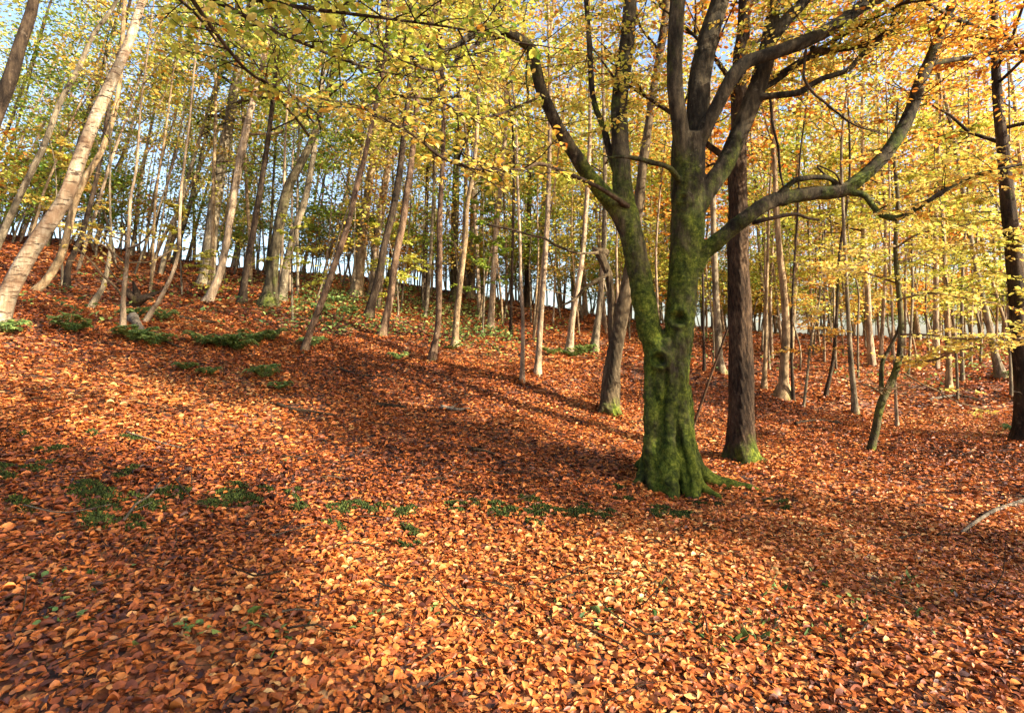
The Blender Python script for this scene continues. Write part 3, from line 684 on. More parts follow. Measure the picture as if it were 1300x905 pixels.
for k_ in ('r1', 'r2', 'r3', 'r4b', 'r5', 'll2', 'thin'):
    q = BP[k_][0][-1]; c = curve_dir(q, (rng.normal(0, .3), rng.normal(0, .3), 1), 5.5, 8, .08, .05); rr_ = np.linspace(BP[k_][1][-1], .01, len(c))
    tw.add(c, rr_, 8, .04, .15); crown_on(tw, lv, c, rr_, .6, q[2], 1300, .55, .085, 1.9, 9, .12, 3)
link('trunk', joined(great, tw.mesh('great_beech_twigs', M['twig'], base)), main)
link('crown', lv.mesh('great_beech_crown', M['leaf'], base, detail=True), main)

# ------------------------------------------------------------------ brown trunk beside it
D2 = 7.3
def simple_big(name, label, rows, Yd, mat, roots, h, c0, nl, hue, extra=(), voxel=.016, nlimb=16, spread=2.6):
    b = P(rows[0][0], rows[0][1], Yd); b[2] = H1(b[0], b[1])
    e = empty(name, b, label, 'tree'); t_ = Tubes()
    p, r_ = px_path(rows, Yd)
    d = unit(p[-1] - p[-2]); top = p[-1]; n = 6
    if top[2] - b[2] < h:
        L = h - (top[2] - b[2])
        ext = np.array([top + d * L * (i + 1) / n + np.array([rng.normal(0, .05), rng.normal(0, .05), 0]) for i in range(n)])
        p = np.vstack([p, ext]); r_ = np.concatenate([r_, np.linspace(r_[-1], .03, n + 1)[1:]])
    p0 = p[0].copy(); p0[2] = b[2] - .2; p = np.vstack([p0, p]); r_ = np.concatenate([[r_[0] * 1.1], r_])
    pp, rr = t_.add(p, r_, 14, .05, .08)
    for rt in roots:
        q = []
        for (x_, y_, off, lift) in rt[0]:
            a = P(x_, y_, Yd + off); a[2] = H1(a[0], a[1]) + lift; q.append(a)
        t_.add(q, np.linspace(rt[1], rt[2], len(q)), 8, .08, .05)
    for ex in extra:
        q, w = px_path(ex, Yd); t_.add(q, w, 8, .05, .05)
    def fn(co, no):
        x, y, z = co.T; a = np.arctan2(y - b[1], x - b[0])
        n_ = .004 * np.sin(a * 9 + np.sin(z * 2)) + .005 * np.sin(z * 7 + 2 * np.sin(a * 2)) + .003 * np.sin(a * 17 + z * 31)
        return co + no * n_[:, None]
    tm = remeshed(t_, name + '_trunk', mat, voxel, b, 3, fn)
    tb2 = Tubes(); l2 = Leaves()
    crown_on(tb2, l2, pp, rr, c0, b[2], int(nl * 1.2), hue, .068, spread, nlimb, .1, 4)
    link('trunk', joined(tm, tb2.mesh(name + '_branches', M['twig'], b)), e)
    link('crown', l2.mesh(name + '_crown', M['leaf'], b), e)
    return e
simple_big('oak_tree', 'straight brown trunk with rough bark and mossy roots just right of the great beech',
           [(944, 583, 46), (942, 570, 38), (941, 548, 33), (941, 520, 31), (941, 480, 29), (940, 430, 28), (938, 380, 27), (937, 320, 26), (937, 260, 24), (936, 208, 23), (938, 150, 20), (938, 93, 19), (943, 45, 17), (947, 0, 16)],
           D2, M['brown'], [([(950, 560, -.05, .2), (958, 578, -.1, .05), (972, 586, -.1, .01), (984, 590, -.1, -.04)], .10, .03), ([(930, 562, 0, .2), (922, 574, 0, .03), (914, 580, 0, -.05)], .09, .04),
                            ([(944, 565, -.15, .2), (946, 586, -.25, .02), (950, 596, -.3, -.05)], .09, .04)], 12, 3.4, 5200, .82, nlimb=20)
simple_big('beech_tree', 'smooth leaning beech behind the great beech, with a snapped second stem',
           [(775, 532, 33), (774, 515, 27), (776, 490, 24), (777, 471, 21), (782, 440, 20), (789, 400, 19), (795, 372, 18), (802, 330, 16), (808, 280, 14), (814, 230, 12)],
           8.8, M['beech_small'], [([(777, 520, -.1, .15), (786, 532, -.1, .02), (792, 536, -.1, -.04)], .08, .03), ([(770, 520, -.1, .15), (762, 530, -.1, .02), (757, 534, -.1, -.04)], .08, .03),
                             ([(775, 520, -.15, .12), (776, 536, -.2, -.03)], .07, .03)], 12, 5.2, 3000, .6,
           extra=([(779, 445, 12), (777, 416, 11), (776, 385, 10), (774, 354, 10), (769, 338, 10), (763, 326, 11), (758, 318, 9)],
                  [(772, 322, 10, .05), (764, 320, 11, 0), (757, 318, 10, -.03), (752, 313, 5, -.04)],
                  [(760, 321, 5, -.1), (745, 322, 4, -.2), (730, 321, 4, -.3), (707, 312, 4, -.4), (690, 302, 3.8, -.5), (670, 298, 3.5, -.6), (651, 292, 3.2, -.7), (618, 285, 3, -.8)],
                  [(773, 348, 5, -.05), (765, 352, 4.5, -.1), (752, 360, 4, -.2), (741, 368, 4, -.3), (732, 378, 4, -.3), (722, 384, 3.5, -.4), (710, 389, 3, -.5)]), voxel=.013, nlimb=12)

# ------------------------------------------------------------------ every other traced tree
def build_traced(t):
    kw = t['kw']; rows = t['pts']; Y0 = t['Y']
    p = np.array([P(a, b, Y0) for a, b, c in rows])
    p[:, 1] += 0
    for i in range(1, len(p)):                       # lean in depth, keeping the seen line
        yy = Y0 + t['dY'] * (p[i][2] - p[0][2]); p[i] = P(rows[i][0], rows[i][1], yy)
    r_ = np.array([c / 2 * q[1] / FPX for (a, b, c), q in zip(rows, p)])
    b = p[0].copy(); b[2] = H1(b[0], b[1])
    e = empty(t['name'], b, t['label'], 'tree')
    top = p[-1]; h = t['h']
    if top[2] - b[2] < h:
        d = unit(p[-1] - p[-2]); d = unit(d + np.array([0, 0, .4])); L = h - (top[2] - b[2]); n = 6
        c = curve_dir(top, d, L, n, .05, .05)[1:]
        p = np.vstack([p, c]); r_ = np.concatenate([r_, np.linspace(r_[-1], .012, n + 1)[1:]])
    p0 = p[0].copy(); p0[2] = min(b[2], p[0][2]) - .2
    p = np.vstack([p0, p]); up = np.array([p[1] + (p[2] - p[1]) * min(1, .28 / max(np.linalg.norm(p[2] - p[1]), .01)) * .98]) if np.linalg.norm(p[2] - p[1]) > .35 else np.zeros((0, 3))
    p = np.vstack([p[:2], up, p[2:]]); r_ = np.concatenate([[r_[0] * 1.9, r_[0] * 1.55], [r_[0] * 1.04] * len(up), r_[1:]])
    tbb = Tubes(); pp, rr = tbb.add(p, r_, 10, .05, .22)
    l2 = Leaves(); tb2 = Tubes()
    sap = t['name'] == 'sapling'
    leaf = .072 if Y0 < 11 else .10 if Y0 < 15 else .125
    crown_on(tb2, l2, pp, rr, t['c0'], b[2], t['nl'], t['hue'], leaf, 1.5 if sap else 2.6, 7 if sap else 16, .09, 2 if sap else 3)
    if not sap:                                       # thin dead side twigs on the bare trunk
        for q in range(4):
            k = rng.integers(3, max(4, len(pp) // 2)); az = rng.uniform(0, 6.283)
            c = curve_dir(pp[k], (math.cos(az), math.sin(az), .3), rng.uniform(.3, .9), 4, .15)
            tb2.add(c, np.linspace(.009, .003, len(c)), 4)
    if kw.get('bare'):
        for rows2 in ([(157, 378, 3.4), (144, 362, 3, -.1), (131, 350, 3, -.1), (114, 330, 2.6, -.2), (93, 312, 2, -.3)], [(159, 334, 3), (138, 316, 2.6, .1), (122, 306, 2.4, .1), (107, 298, 1.8, .2)],
                      [(162, 316, 3), (175, 311, 2.6, -.1), (186, 302, 2.4, -.2), (193, 291, 1.8, -.3)], [(160, 334, 2.6), (178, 333, 2.4, .2), (194, 331, 2, .3), (226, 313, 1.4, .4)],
                      [(160, 345, 2.6), (148, 338, 2.2, -.2), (140, 318, 2, -.3), (128, 300, 1.5, -.4)], [(164, 300, 2.4), (150, 296, 2, .2), (135, 292, 1.6, .2)], [(158, 360, 2.4), (146, 352, 2, .2), (132, 330, 1.5, .4)],
                      [(163, 308, 2.4), (140, 300, 2, -.3), (118, 300, 1.5, -.5)]):
            q, w = px_path(rows2, Y0); tb2.add(q, w, 5, 0, .06)
            l2.cloud(q[-2:], 16, (.12, .12, .05), .07, .58, .05)
    bm = M['paletwig'] if t['bark'] in ('pale', 'tan') else M['twig']
    link('trunk', joined(tbb.mesh(t['name'] + '_trunk', M[t['bark']], b), tb2.mesh('b', bm, b)), e)
    link('crown', l2.mesh(t['name'] + '_crown', M['leaf'], b), e)
    return e
for t in TR:
    if t['Y'] > 12 and t['name'] != 'sapling': t['c0'] = min(t['c0'], rng.uniform(3.4, 4.6))
    build_traced(t)

# ------------------------------------------------------------------ small crooked tree on the right
b = P(1105, 576, 8.2); b[2] = H1(b[0], b[1])
crook = empty('beech_sapling', b, 'small crooked tree with a mossy forked stem and layered yellow leaves on the right', 'tree')
tbb = Tubes(); q, w = px_path([(1104, 590, 12), (1105, 575, 11), (1108, 560, 9.5), (1112, 544, 9), (1116, 522, 9), (1121, 506, 9), (1130, 488, 8.5), (1137, 470, 8), (1142, 449, 7.5), (1144, 414, 7), (1142, 380, 6.5), (1139, 353, 6), (1137, 312, 5.5), (1140, 260, 5), (1136, 200, 4), (1140, 130, 3)], 8.2)
tbb.add(q, w, 9, .07, .07)
main_line = q
for rows2 in ([(1121, 504, 6), (1119, 490, 5.5, .1), (1120, 462, 5, .15), (1128, 445, 4.5, .15), (1138, 425, 4, .1), (1143, 410, 4, 0)],):
    q, w = px_path(rows2, 8.2); tbb.add(q, w, 7, .05, .06)
tw = Tubes(); lv = Leaves()
for rows2, n, hue in (([(1145, 452, 4), (1156, 458, 3.5, -.2), (1171, 459, 3, -.4), (1190, 456, 2.8, -.6), (1205, 449, 2.5, -.8), (1240, 440, 2, -1)], 14, .6),
                 ([(1148, 474, 2.5), (1170, 487, 2, -.2), (1192, 497, 2, -.4), (1215, 510, 1.8, -.5), (1240, 517, 1.6, -.6), (1262, 520, 1.2, -.7)], 2, .6),
                 ([(1143, 425, 3.5), (1175, 425, 3, -.4), (1220, 430, 2.6, -.8), (1270, 428, 2, -1.1), (1310, 432, 1.5, -1.2)], 22, .58),
                 ([(1142, 380, 3), (1180, 372, 2.6, -.3), (1220, 378, 2, -.6), (1265, 385, 1.6, -.8)], 13, .56),
                 ([(1140, 360, 3), (1110, 350, 2.5, .2), (1080, 342, 2, .3), (1040, 340, 1.6, .4)], 12, .55),
                 ([(1139, 335, 3), (1180, 318, 2.6, 0), (1220, 310, 2, .1), (1275, 312, 1.6, .1)], 16, .55),
                 ([(1138, 315, 3), (1160, 300, 2.6, -.3), (1185, 292, 2, -.5), (1230, 285, 1.6, -.8)], 12, .5),
                 ([(1138, 312, 3), (1110, 318, 2.4, -.3), (1090, 335, 2, -.5), (1060, 345, 1.5, -.7)], 10, .6),
                 ([(1120, 500, 3), (1108, 492, 2.4, -.2), (1095, 488, 2, -.3)], 0, .6)):
    q, w = px_path(rows2, 8.2); tw.add(q, w, 5, .04, .07)
    if n: sprays_along(q, .25, 1, n, .45, 26, .065, hue, .06, .0)
for i in range(26):                                   # tangle of bare twigs at the fork
    az = rng.uniform(0, 6.283); o_ = P(1122, 494, 8.1)
    c = curve_dir(o_, (math.cos(az), math.sin(az) * .6, rng.uniform(-.15, .35)), rng.uniform(.2, .5), 5, .3); tw.add(c, np.linspace(.005, .002, len(c)), 4)
sprays_along(main_line, .65, 1, 22, .5, 26, .065, .5, .08, .1)
link('trunk', joined(tbb.mesh('crooked_trunk', M['mossy'], b), tw.mesh('b', M['paletwig'], b)), crook)
link('crown', lv.mesh('crooked_crown', M['leaf'], b), crook)

def spray_tree(name, label, px, py, Y, h, hue, n, leaf, L, mat='grey', r0=.03, low_f=.25, lean=(0, 0), hs=.07, twm='twig', nl=26, group=None):
    """young beech made of level sprays on a thin stem"""
    global tw, lv
    b = P(px, py, Y); b[2] = H1(b[0], b[1])
    e = empty(name, b, label, 'tree', group)
    tbb = Tubes(); tw = Tubes(); lv = Leaves()
    c = curve_dir(b - [0, 0, .15], (lean[0], lean[1], 1), h, 8, .07)
    tbb.add(c, np.linspace(r0, .006, len(c)), 8, .05, .12)
    for i in range(n):
        f = low_f + (1 - low_f) * (i + rng.uniform()) / n
        u = f * (len(c) - 1.01); k = int(u); q = c[k] + (c[k + 1] - c[k]) * (u - k)
        az = rng.uniform(0, 6.283); ll = L * (1.15 - .8 * f) * rng.uniform(.6, 1.2)
        c2 = curve_dir(q, (math.cos(az), math.sin(az), .25), ll, 5, .12, -.02)
        tw.add(c2, np.linspace(.011, .003, len(c2)), 4)
        for s_ in range(4): spray(c2[1 + s_], unit(c2[min(5, 2 + s_)] - c2[1 + s_]) + rng.normal(0, .5, 3) * [1, 1, .2], ll * .4, nl, leaf, hue + rng.normal(0, .04), hs, .004, side=2)
    link('trunk', joined(tbb.mesh(name + '_trunk', M[mat], b), tw.mesh('b', M[twm], b)), e)
    link('crown', lv.mesh(name + '_crown', M['leaf'], b), e)
    return e
spray_tree('beech_sapling', 'young beech with pale copper leaves right of the brown trunk', 1018, 505, 11, 3.0, .68, 15, .07, 1.1, twm='paletwig', low_f=.35, nl=14)
spray_tree('beech_sapling', 'young yellow beech whose level branches reach in from the right edge', 1330, 540, 8.6, 4.4, .5, 24, .075, 1.7, low_f=.3)
spray_tree('beech_sapling', 'tall young beech with pale yellow layers at the upper right', 1215, 500, 12, 5.8, .42, 30, .09, 2.0, low_f=.38)
spray_tree('beech_sapling', 'yellow green young beech behind the crooked tree', 1090, 500, 14, 6.0, .42, 30, .10, 1.9, low_f=.42)
spray_tree('beech_sapling', 'small bright green leaved young tree on the centre crest', 612, 430, 14, 4.2, .12, 16, .09, 1.0, low_f=.3)
spray_tree('beech_sapling', 'small golden young tree behind the birch on the left', 80, 350, 12, 3.4, .55, 14, .09, 1.2, low_f=.3)
spray_tree('beech_sapling', 'low yellow green young tree right of the steep leaning trunk', 505, 405, 14, 2.6, .4, 14, .09, 1.2, low_f=.2)
spray_tree('beech_sapling', 'low straggling young tree under the wide shaded trunk', 232, 360, 14, 2.4, .45, 12, .09, 1.2, low_f=.2)
spray_tree('beech_sapling', 'thin young beech in front of the stout mossy trunk', 372, 405, 11.5, 2.3, .38, 10, .08, 1.0, low_f=.3, nl=14)
spray_tree('beech_sapling', 'orange leaved young beech left of the brown trunk top', 905, 470, 15, 6.5, .8, 26, .10, 1.8, low_f=.5)

# ------------------------------------------------------------------ tree behind the camera whose branches hang into the top left
b = np.array([-4.6, -.6, 0.]); b[2] = H1(b[0], b[1])
over = empty('beech_tree', b, 'beech outside the frame whose green and copper leafed branches hang across the top left', 'tree')
tbb = Tubes(); pts = np.array([b - [0, 0, .2], b + [0, 0, 1.5], b + [.1, .1, 3], b + [.2, .2, 5], b + [.1, .4, 8], b + [0, .4, 11]])
pp, rr = tbb.add(pts, np.array([.3, .24, .21, .18, .12, .04]), 14, .05, .15)
tw = Tubes(); lv = Leaves()
for rows2, n, hue in (([(120, -60, 10, 0), (230, -20, 8, .3), (330, 30, 6, .6), (420, 70, 4, .9), (480, 90, 3, 1.1), (540, 100, 2, 1.2)], 30, .30),
                 ([(180, -40, 7, .1), (300, -5, 6, 0), (400, 12, 5, .2), (500, 25, 4, .3), (600, 40, 3, .4), (680, 60, 2, .6)], 30, .34),
                 ([(230, -20, 6, .3), (280, 50, 5, .6), (320, 95, 4, .9), (370, 120, 3, 1.3), (410, 150, 2, 1.6)], 18, .46),
                 ([(120, -60, 8, 0), (200, -20, 5, .9), (250, 20, 4, 1.5), (280, 60, 3, 2.2)], 12, .45)):
    q, w = px_path([(r0_, r1_, r2_, *r3_) for (r0_, r1_, r2_, *r3_) in rows2], 2.9)
    tw.add(q, w, 6, .03, .06)
    sprays_along(q, .15, 1, int(n * .75), .42, 16, .062, hue, .18, 0)
j0 = P(120, -60, 2.9); q = np.array([b + [.12, .12, 3.2], (b + [.1, .1, 3.4] + j0) / 2 + [0, 0, .5], j0, P(230, -20, 3.2)]); tbb.add(q, [.08, .05, .025, .012], 8, .04, .1)
q = np.array([(b + [.1, .1, 3.4] + j0) / 2 + [0, 0, .5], P(180, -40, 3.0)]); tbb.add(q, [.03, .012], 6, 0, .1)
crown_on(tw, lv, pp, rr, 4.5, b[2], 3500, .4, .09, 3.0, 14, .12, 3)
link('trunk', joined(tbb.mesh('overhanging_trunk', M['beech'], b), tw.mesh('b', M['twig'], b)), over)
link('crown', lv.mesh('overhanging_crown', M['leaf'], b, detail=True), over)

# ------------------------------------------------------------------ background trees: prototypes and copies
def make_proto(h, c0, r0, hue, bark_, nl, spread, seed, leaf=.14, nlimb=16, taper=.55, lm='leaf'):
    tbb = Tubes(); tb2 = Tubes(); l2 = Leaves()
    c = curve_dir((0, 0, -.3), (rng.normal(0, .05), rng.normal(0, .05), 1), h, 10, .03, .02)
    rad = np.linspace(r0, .015, len(c)) ** 1.0; rad[0] *= 1.35
    pp, rr = tbb.add(c, rad, 8, .05, .4)
    crown_on(tb2, l2, pp, rr, c0, 0, nl, hue, leaf, spread, nlimb, .09, 3, taper=taper)
    return [joined(tbb.mesh('woodland_tree_trunk', M[bark_]), tb2.mesh('b', M['twig'])), l2.mesh('woodland_tree_crown', M[lm])]
protos = {}
spec = {'green': (.2, ['pale', 'mossy', 'tan']), 'yellow': (.5, ['pale', 'grey', 'pale']), 'gold': (.62, ['tan', 'pale', 'grey']), 'orange': (.8, ['grey', 'pale', 'tan'])}
for k_, (hue, bks) in spec.items():
    protos[k_] = [make_proto(rng.uniform(13, 16), rng.uniform(3.0, 4.6), rng.uniform(.05, .10), hue + rng.normal(0, .03), bk, 1350, 2.6, i, .12) for i, bk in enumerate(bks)]
taken = [(P(t['pts'][0][0], t['pts'][0][1], t['Y'])[:2]) for t in TR] + [base[:2]]
ZL = {0: 'slim tree in the crowd of trunks on the skyline left of the stout mossy trunk',
      1: 'slim tree in the crowd of trunks on the skyline at the centre',
      2: 'slim tree in the far crowd of trunks beyond the great beech, right of it',
      3: 'unseen tree added right of the frame, its crown shaped to shade the slope'}
ZG = {0: 'trees crowding the left skyline', 1: 'trees crowding the centre skyline', 2: 'trees crowding the far right slope', 3: 'added shade trees beyond the right edge'}
def place_copy(meshes, x, y, s, rz, zone, lean=0.0):
    e = empty('woodland_tree', (x, y, H1(x, y)), ZL[zone], 'tree', ZG[zone])
    e.rotation_euler = (Matrix.Rotation(lean, 3, 'Y') @ Matrix.Rotation(rz, 3, 'Z')).to_euler(); e.scale = (s, s, s)
    for nm, me in zip(('trunk', 'crown'), meshes):
        link(nm, me, e)
count = 0; tries = 0
while count < 88 and tries < 6000:
    tries += 1
    Y = rng.uniform(15, 40); px = rng.uniform(-60, 1360)
    if px < 620 and Y > 27: continue
    x = (px - CX) / FPX * Y
    if min(math.hypot(x - a[0], Y - a[1]) for a in taken) < 1.0: continue
    if px < 440: kind = rng.choice(['green', 'yellow'], p=[.7, .3]); zone = 0
    elif px < 850: kind = rng.choice(['green', 'yellow', 'gold', 'orange'], p=[.3, .35, .25, .1]); zone = 1
    else: kind = rng.choice(['green', 'yellow', 'gold', 'orange'], p=[.15, .25, .2, .4]); zone = 2
    taken.append((x, Y))
    lean = .27 * (1 - px / 650) if px < 650 else -.02
    lean += rng.normal(0, .04)
    place_copy(protos[kind][rng.integers(0, 3)], x, Y, rng.uniform(.75, 1.1), rng.uniform(0, 6.283), zone, lean)
    sc.collection.objects[-1]
    count += 1
# thin poles of the skyline
def make_pole(h, r0, bark_, hue, nl):
    tbb = Tubes(); tb2 = Tubes(); l2 = Leaves()
    c = curve_dir((0, 0, -.3), (rng.normal(0, .06), rng.normal(0, .06), 1), h, 9, .05, .02)
    pp, rr = tbb.add(c, np.linspace(r0, .008, len(c)), 6, .04, .4)
    crown_on(tb2, l2, pp, rr, h * .45, 0, nl, hue, .12, 1.3, 9, .09, 2)
    return [joined(tbb.mesh('pole_trunk', M[bark_]), tb2.mesh('b', M['twig'])), l2.mesh('pole_crown', M['leaf'])]
poles = [make_pole(rng.uniform(7, 10), rng.uniform(.035, .06), bk, hu, 600) for bk, hu in (('pale', .5), ('grey', .4), ('tan', .45), ('tan', .65), ('pale', .3))]
PL = {0: 'thin pole of a young tree among the trunks of the left skyline', 1: 'thin pole of a young tree among the trunks of the centre skyline', 2: 'thin pole of a young tree on the far right slope'}
PG = {0: 'poles on the left skyline', 1: 'poles on the centre skyline', 2: 'poles on the far right slope'}
count = 0
while count < 150:
    Y = rng.uniform(13, 28); px = rng.uniform(-20, 1320)
    x = (px - CX) / FPX * Y
    if min(math.hypot(x - a[0], Y - a[1]) for a in taken) < .55: continue
    taken.append((x, Y)); zone = 0 if px < 440 else 1 if px < 850 else 2
    e = empty('young_tree', (x, Y, H1(x, Y)), PL[zone], 'tree', PG[zone])
    lean = (.25 * (1 - px / 650) if px < 650 else -.02) + rng.normal(0, .06)
    e.rotation_euler = (Matrix.Rotation(lean, 3, 'Y') @ Matrix.Rotation(rng.uniform(0, 6.283), 3, 'Z')).to_euler(); s = rng.uniform(.7, 1.15); e.scale = (s, s, s)
    for nm, me in zip(('trunk', 'crown'), poles[rng.integers(0, 5)]): link(nm, me, e)
    count += 1

# unseen trees added right of the frame, crowns shaped to throw the shade bands
perp = np.array([-SUN_AZ[1], SUN_AZ[0]])
def make_shade(h, c0, rad_, hue, bark_, nl):
    """added shade tree, dense copper crown clipped to an even radius to set its band"""
    tbb = Tubes(); tb2 = Tubes(); l2 = Leaves()
    c = curve_dir((0, 0, -.3), (0, 0, 1), h, 10, .006)
    pp, rr = tbb.add(c, np.linspace(.17, .02, len(c)), 8, .05, .4)
    crown_on(tb2, l2, pp, rr, c0, 0, nl, hue, .15, rad_ * 1.05, 60, .1, 3, taper=.05)
    P_ = np.vstack(l2.p); q = np.hypot(P_[:, 0], P_[:, 1]) < rad_ * (1 + .12 * np.sin(P_[:, 2] * 2.1) + .1 * np.sin(P_[:, 2] * 5.3 + 1))
    l3 = Leaves(); l3.add(P_[q], np.vstack(l2.d)[q], np.vstack(l2.n)[q], np.concatenate(l2.l)[q], np.concatenate(l2.h)[q])
    return [joined(tbb.mesh('woodland_tree_trunk', M[bark_]), tb2.mesh('b', M['twig'])), l3.mesh('woodland_tree_crown', M['copper'])]
_keep = rng; rng = np.random.default_rng(21)
shade = [make_shade(16, 1.6, 1.35, .7, 'grey', 17000), make_shade(15, 1.8, 1.35, .5, 'dark', 17000)]
for i, (s_, t_, sc_) in enumerate([(5.35, 14, 1.03), (1.45, 12, 1.08), (-1.2, 12.5, 1.0), (12.0, 16, .8)]):
    xy = perp * s_ + SUN_AZ * t_
    place_copy(shade[i % 2], xy[0], xy[1], sc_, rng.uniform(0, 6.283), 3)
rng = _keep
# leafy understorey filling the gaps between the trunks
def make_under(h, hue, nl):
    tbb = Tubes(); tb2 = Tubes(); l2 = Leaves()
    c = curve_dir((0, 0, -.2), (rng.normal(0, .1), rng.normal(0, .1), 1), h, 7, .08, .02)
    pp, rr = tbb.add(c, np.linspace(.035, .006, len(c)), 6, .04, .3)
    crown_on(tb2, l2, pp, rr, h * .17, 0, nl, hue, .10, 1.8, 13, .09, 3, thick=.14, lo_up=.05)
    return [joined(tbb.mesh('young_beech_trunk', M['grey']), tb2.mesh('b', M['twig'])), l2.mesh('young_beech_crown', M['leaf'])]
unders = [make_under(6, .15, 1300), make_under(7, .4, 1300), make_under(6.5, .55, 1300), make_under(7, .78, 1300)]
UL = {0: 'leafy young beech filling a gap between trunks on the left bank', 1: 'leafy young beech filling a gap between trunks at the centre crest', 2: 'leafy young beech among the far trunks right of the great beech'}
UG = {0: 'young beeches on the left bank', 1: 'young beeches at the centre crest', 2: 'young beeches on the far right slope'}
count = 0
while count < 150:
    Y = rng.uniform(15, 27); px = rng.uniform(-30, 1330)
    if count > 95: Y = rng.uniform(22, 34); px = rng.uniform(780, 1360)
    if count > 135: Y = rng.uniform(16, 22); px = rng.uniform(450, 850)
    x = (px - CX) / FPX * Y
    if min(math.hypot(x - a[0], Y - a[1]) for a in taken) < .5: continue
    taken.append((x, Y)); zone = 0 if px < 440 else 1 if px < 850 else 2
    e = empty('young_beech', (x, Y, H1(x, Y)), UL[zone], 'tree', UG[zone])
    e.rotation_euler = (0, 0, rng.uniform(0, 6.283)); s = rng.uniform(.7, 1.1); e.scale = (s, s, s)
    k_ = rng.choice(4, p=[[.5, .3, .2, 0], [.25, .3, .35, .1], [.2, .2, .25, .35]][zone])
    for nm, me in zip(('trunk', 'crown'), unders[k_]): link(nm, me, e)
    count += 1

# low bushes closing the view under the far trunks
bush = [make_under(2.6, h_, 900) for h_ in (.12, .45, .7)]
BL = {1: 'low leafy bush on the centre crest under the far trunks', 2: 'low leafy bush at the top of the far right slope'}
BG = {1: 'low bushes on the centre crest', 2: 'low bushes on the far right slope'}
BL[0] = 'low leafy bush on the left skyline between the trunks'; BG[0] = 'low bushes on the left skyline'
def ridge_Y(px):
    Ys = np.linspace(12, 34, 90); X_ = (px - CX) / FPX * Ys
    return Ys[np.argmax((H(X_, Ys) - EYE) / Ys)]
for i in range(120):
    px = rng.uniform(840, 1360) if i < 50 else rng.uniform(440, 850) if i < 90 else rng.uniform(-20, 440)
    Y = ridge_Y(px) + rng.uniform(-2.5, 1.5); x = (px - CX) / FPX * Y
    zone = 0 if px < 440 else 1 if px < 850 else 2
    e = empty('low_bush', (x, Y, H1(x, Y)), BL[zone], 'bush', BG[zone])
    e.rotation_euler = (0, 0, rng.uniform(0, 6.283)); s = rng.uniform(.7, 1.2); e.scale = (s, s, s)
    for nm, me in zip(('stem', 'crown'), bush[rng.integers(0, 3)]): link(nm, me, e)

# ------------------------------------------------------------------ ferns
def fern_mesh(seed, R0=.42, n=9):
    l2 = Leaves()
    for k in range(n):
        az = k / n * 6.283 + rng.uniform(-.2, .2); L = R0 * rng.uniform(.75, 1.15); s = np.linspace(.1, 1, 16)
        d = np.array([math.cos(az), math.sin(az), 0]); side = np.array([-d[1], d[0], 0])
        rise = rng.uniform(1.0, 1.5)
        c = d[None] * (s * L)[:, None] + np.array([0, 0, 1.])[None] * (L * (rise * s * 1.6 - 1.0 * s ** 2 * rise * 1.3))[:, None]
        for sg in (1, -1):
            w = .30 * L * np.sin(np.pi * (s * .85 + .1)) * 1.2 + .01
            l2.add(c, side * sg + d * .35 + np.array([0, 0, -.15]), np.array([0, 0, 1.]) + rng.normal(0, .12, (16, 3)), w, np.clip(rng.normal(.72, .18, 16), 0, 1))
        l2.add(c[:-1], np.diff(c, axis=0), np.array([0, 0, 1.]), np.linalg.norm(np.diff(c, axis=0), axis=1) * 1.1, .3)
    return l2.mesh('fern_fronds', M['green'], wide=.34, curl=.05)
fm = [fern_mesh(i) for i in range(4)]
FL = [(172, 436, .95, 'bright green fern beside the fallen log near the white sapling', .8), (195, 441, .8, 'bright green fern on the right end of the pair by the log', .7),
      (255, 440, .8, 'dark fern at the left end of the fern row on the left slope', .8), (282, 443, .9, 'second dark fern of the row on the left slope', .9), (300, 446, .9, 'fern in the middle of the row on the left slope', .9),
      (325, 438, .95, 'large fern right of the middle of the row on the left slope', 1), (345, 434, .8, 'fern at the right end of the row on the left slope', .8),
      (396, 442, .8, 'fern at the foot of the steep leaning reddish tree', .7), (338, 482, .8, 'fern standing alone on the open leaf slope', .7), (356, 498, .5, 'tiny fern just below the lone fern on the open slope', .5),
      (90, 424, .9, 'fern in the sunlit patch near the birch', .8), (8, 425, .8, 'fern at the foot of the birch at the left edge', .8), (172, 405, .8, 'fern behind the white sapling', .8), (205, 408, .8, 'fern at the foot of the curved grey sapling', .8),
      (728, 455, .9, 'fern in the clump between the pinkish and grey trunks', .8), (742, 450, .9, 'fern at the foot of the grey trunk by the broken stem', .8), (700, 452, .7, 'fern left of the clump between pinkish and grey trunks', .7),
      (1296, 556, .8, 'fern at the foot of the heavy dark trunk at the right edge', .7), (1282, 480, .9, 'fern behind the far right leaning grey trunk', .8), (235, 472, .5, 'small pale fern left of the lone fern on the slope', .5),
      (265, 478, .5, 'small fern between the fern row and the lone fern', .5), (505, 458, .6, 'small fern below the slender brown trunk', .6), (575, 445, .5, 'small fern at the foot of the slim tan trunk', .5),
      (408, 395, .8, 'fern high on the bank behind the leaning reddish tree', .9), (430, 385, .8, 'fern on the bank right of the leaning reddish tree', .9), (445, 400, .8, 'fern on the bank left of the dark leaning trunk', .8)]
for i, (px, py, s, lab, _) in enumerate(FL):
    g_ = ground_hit(px, py); e = link('fern', fm[i % 4]); e.location = tuple(g_); e.location.z = H1(g_[0], g_[1])
    e.rotation_euler = (0, -.15, rng.uniform(0, 6.28)); s *= .8; e.scale = (s, s, s)
    e['label'] = lab; e['category'] = 'fern'; e['group'] = 'ferns on the slope'

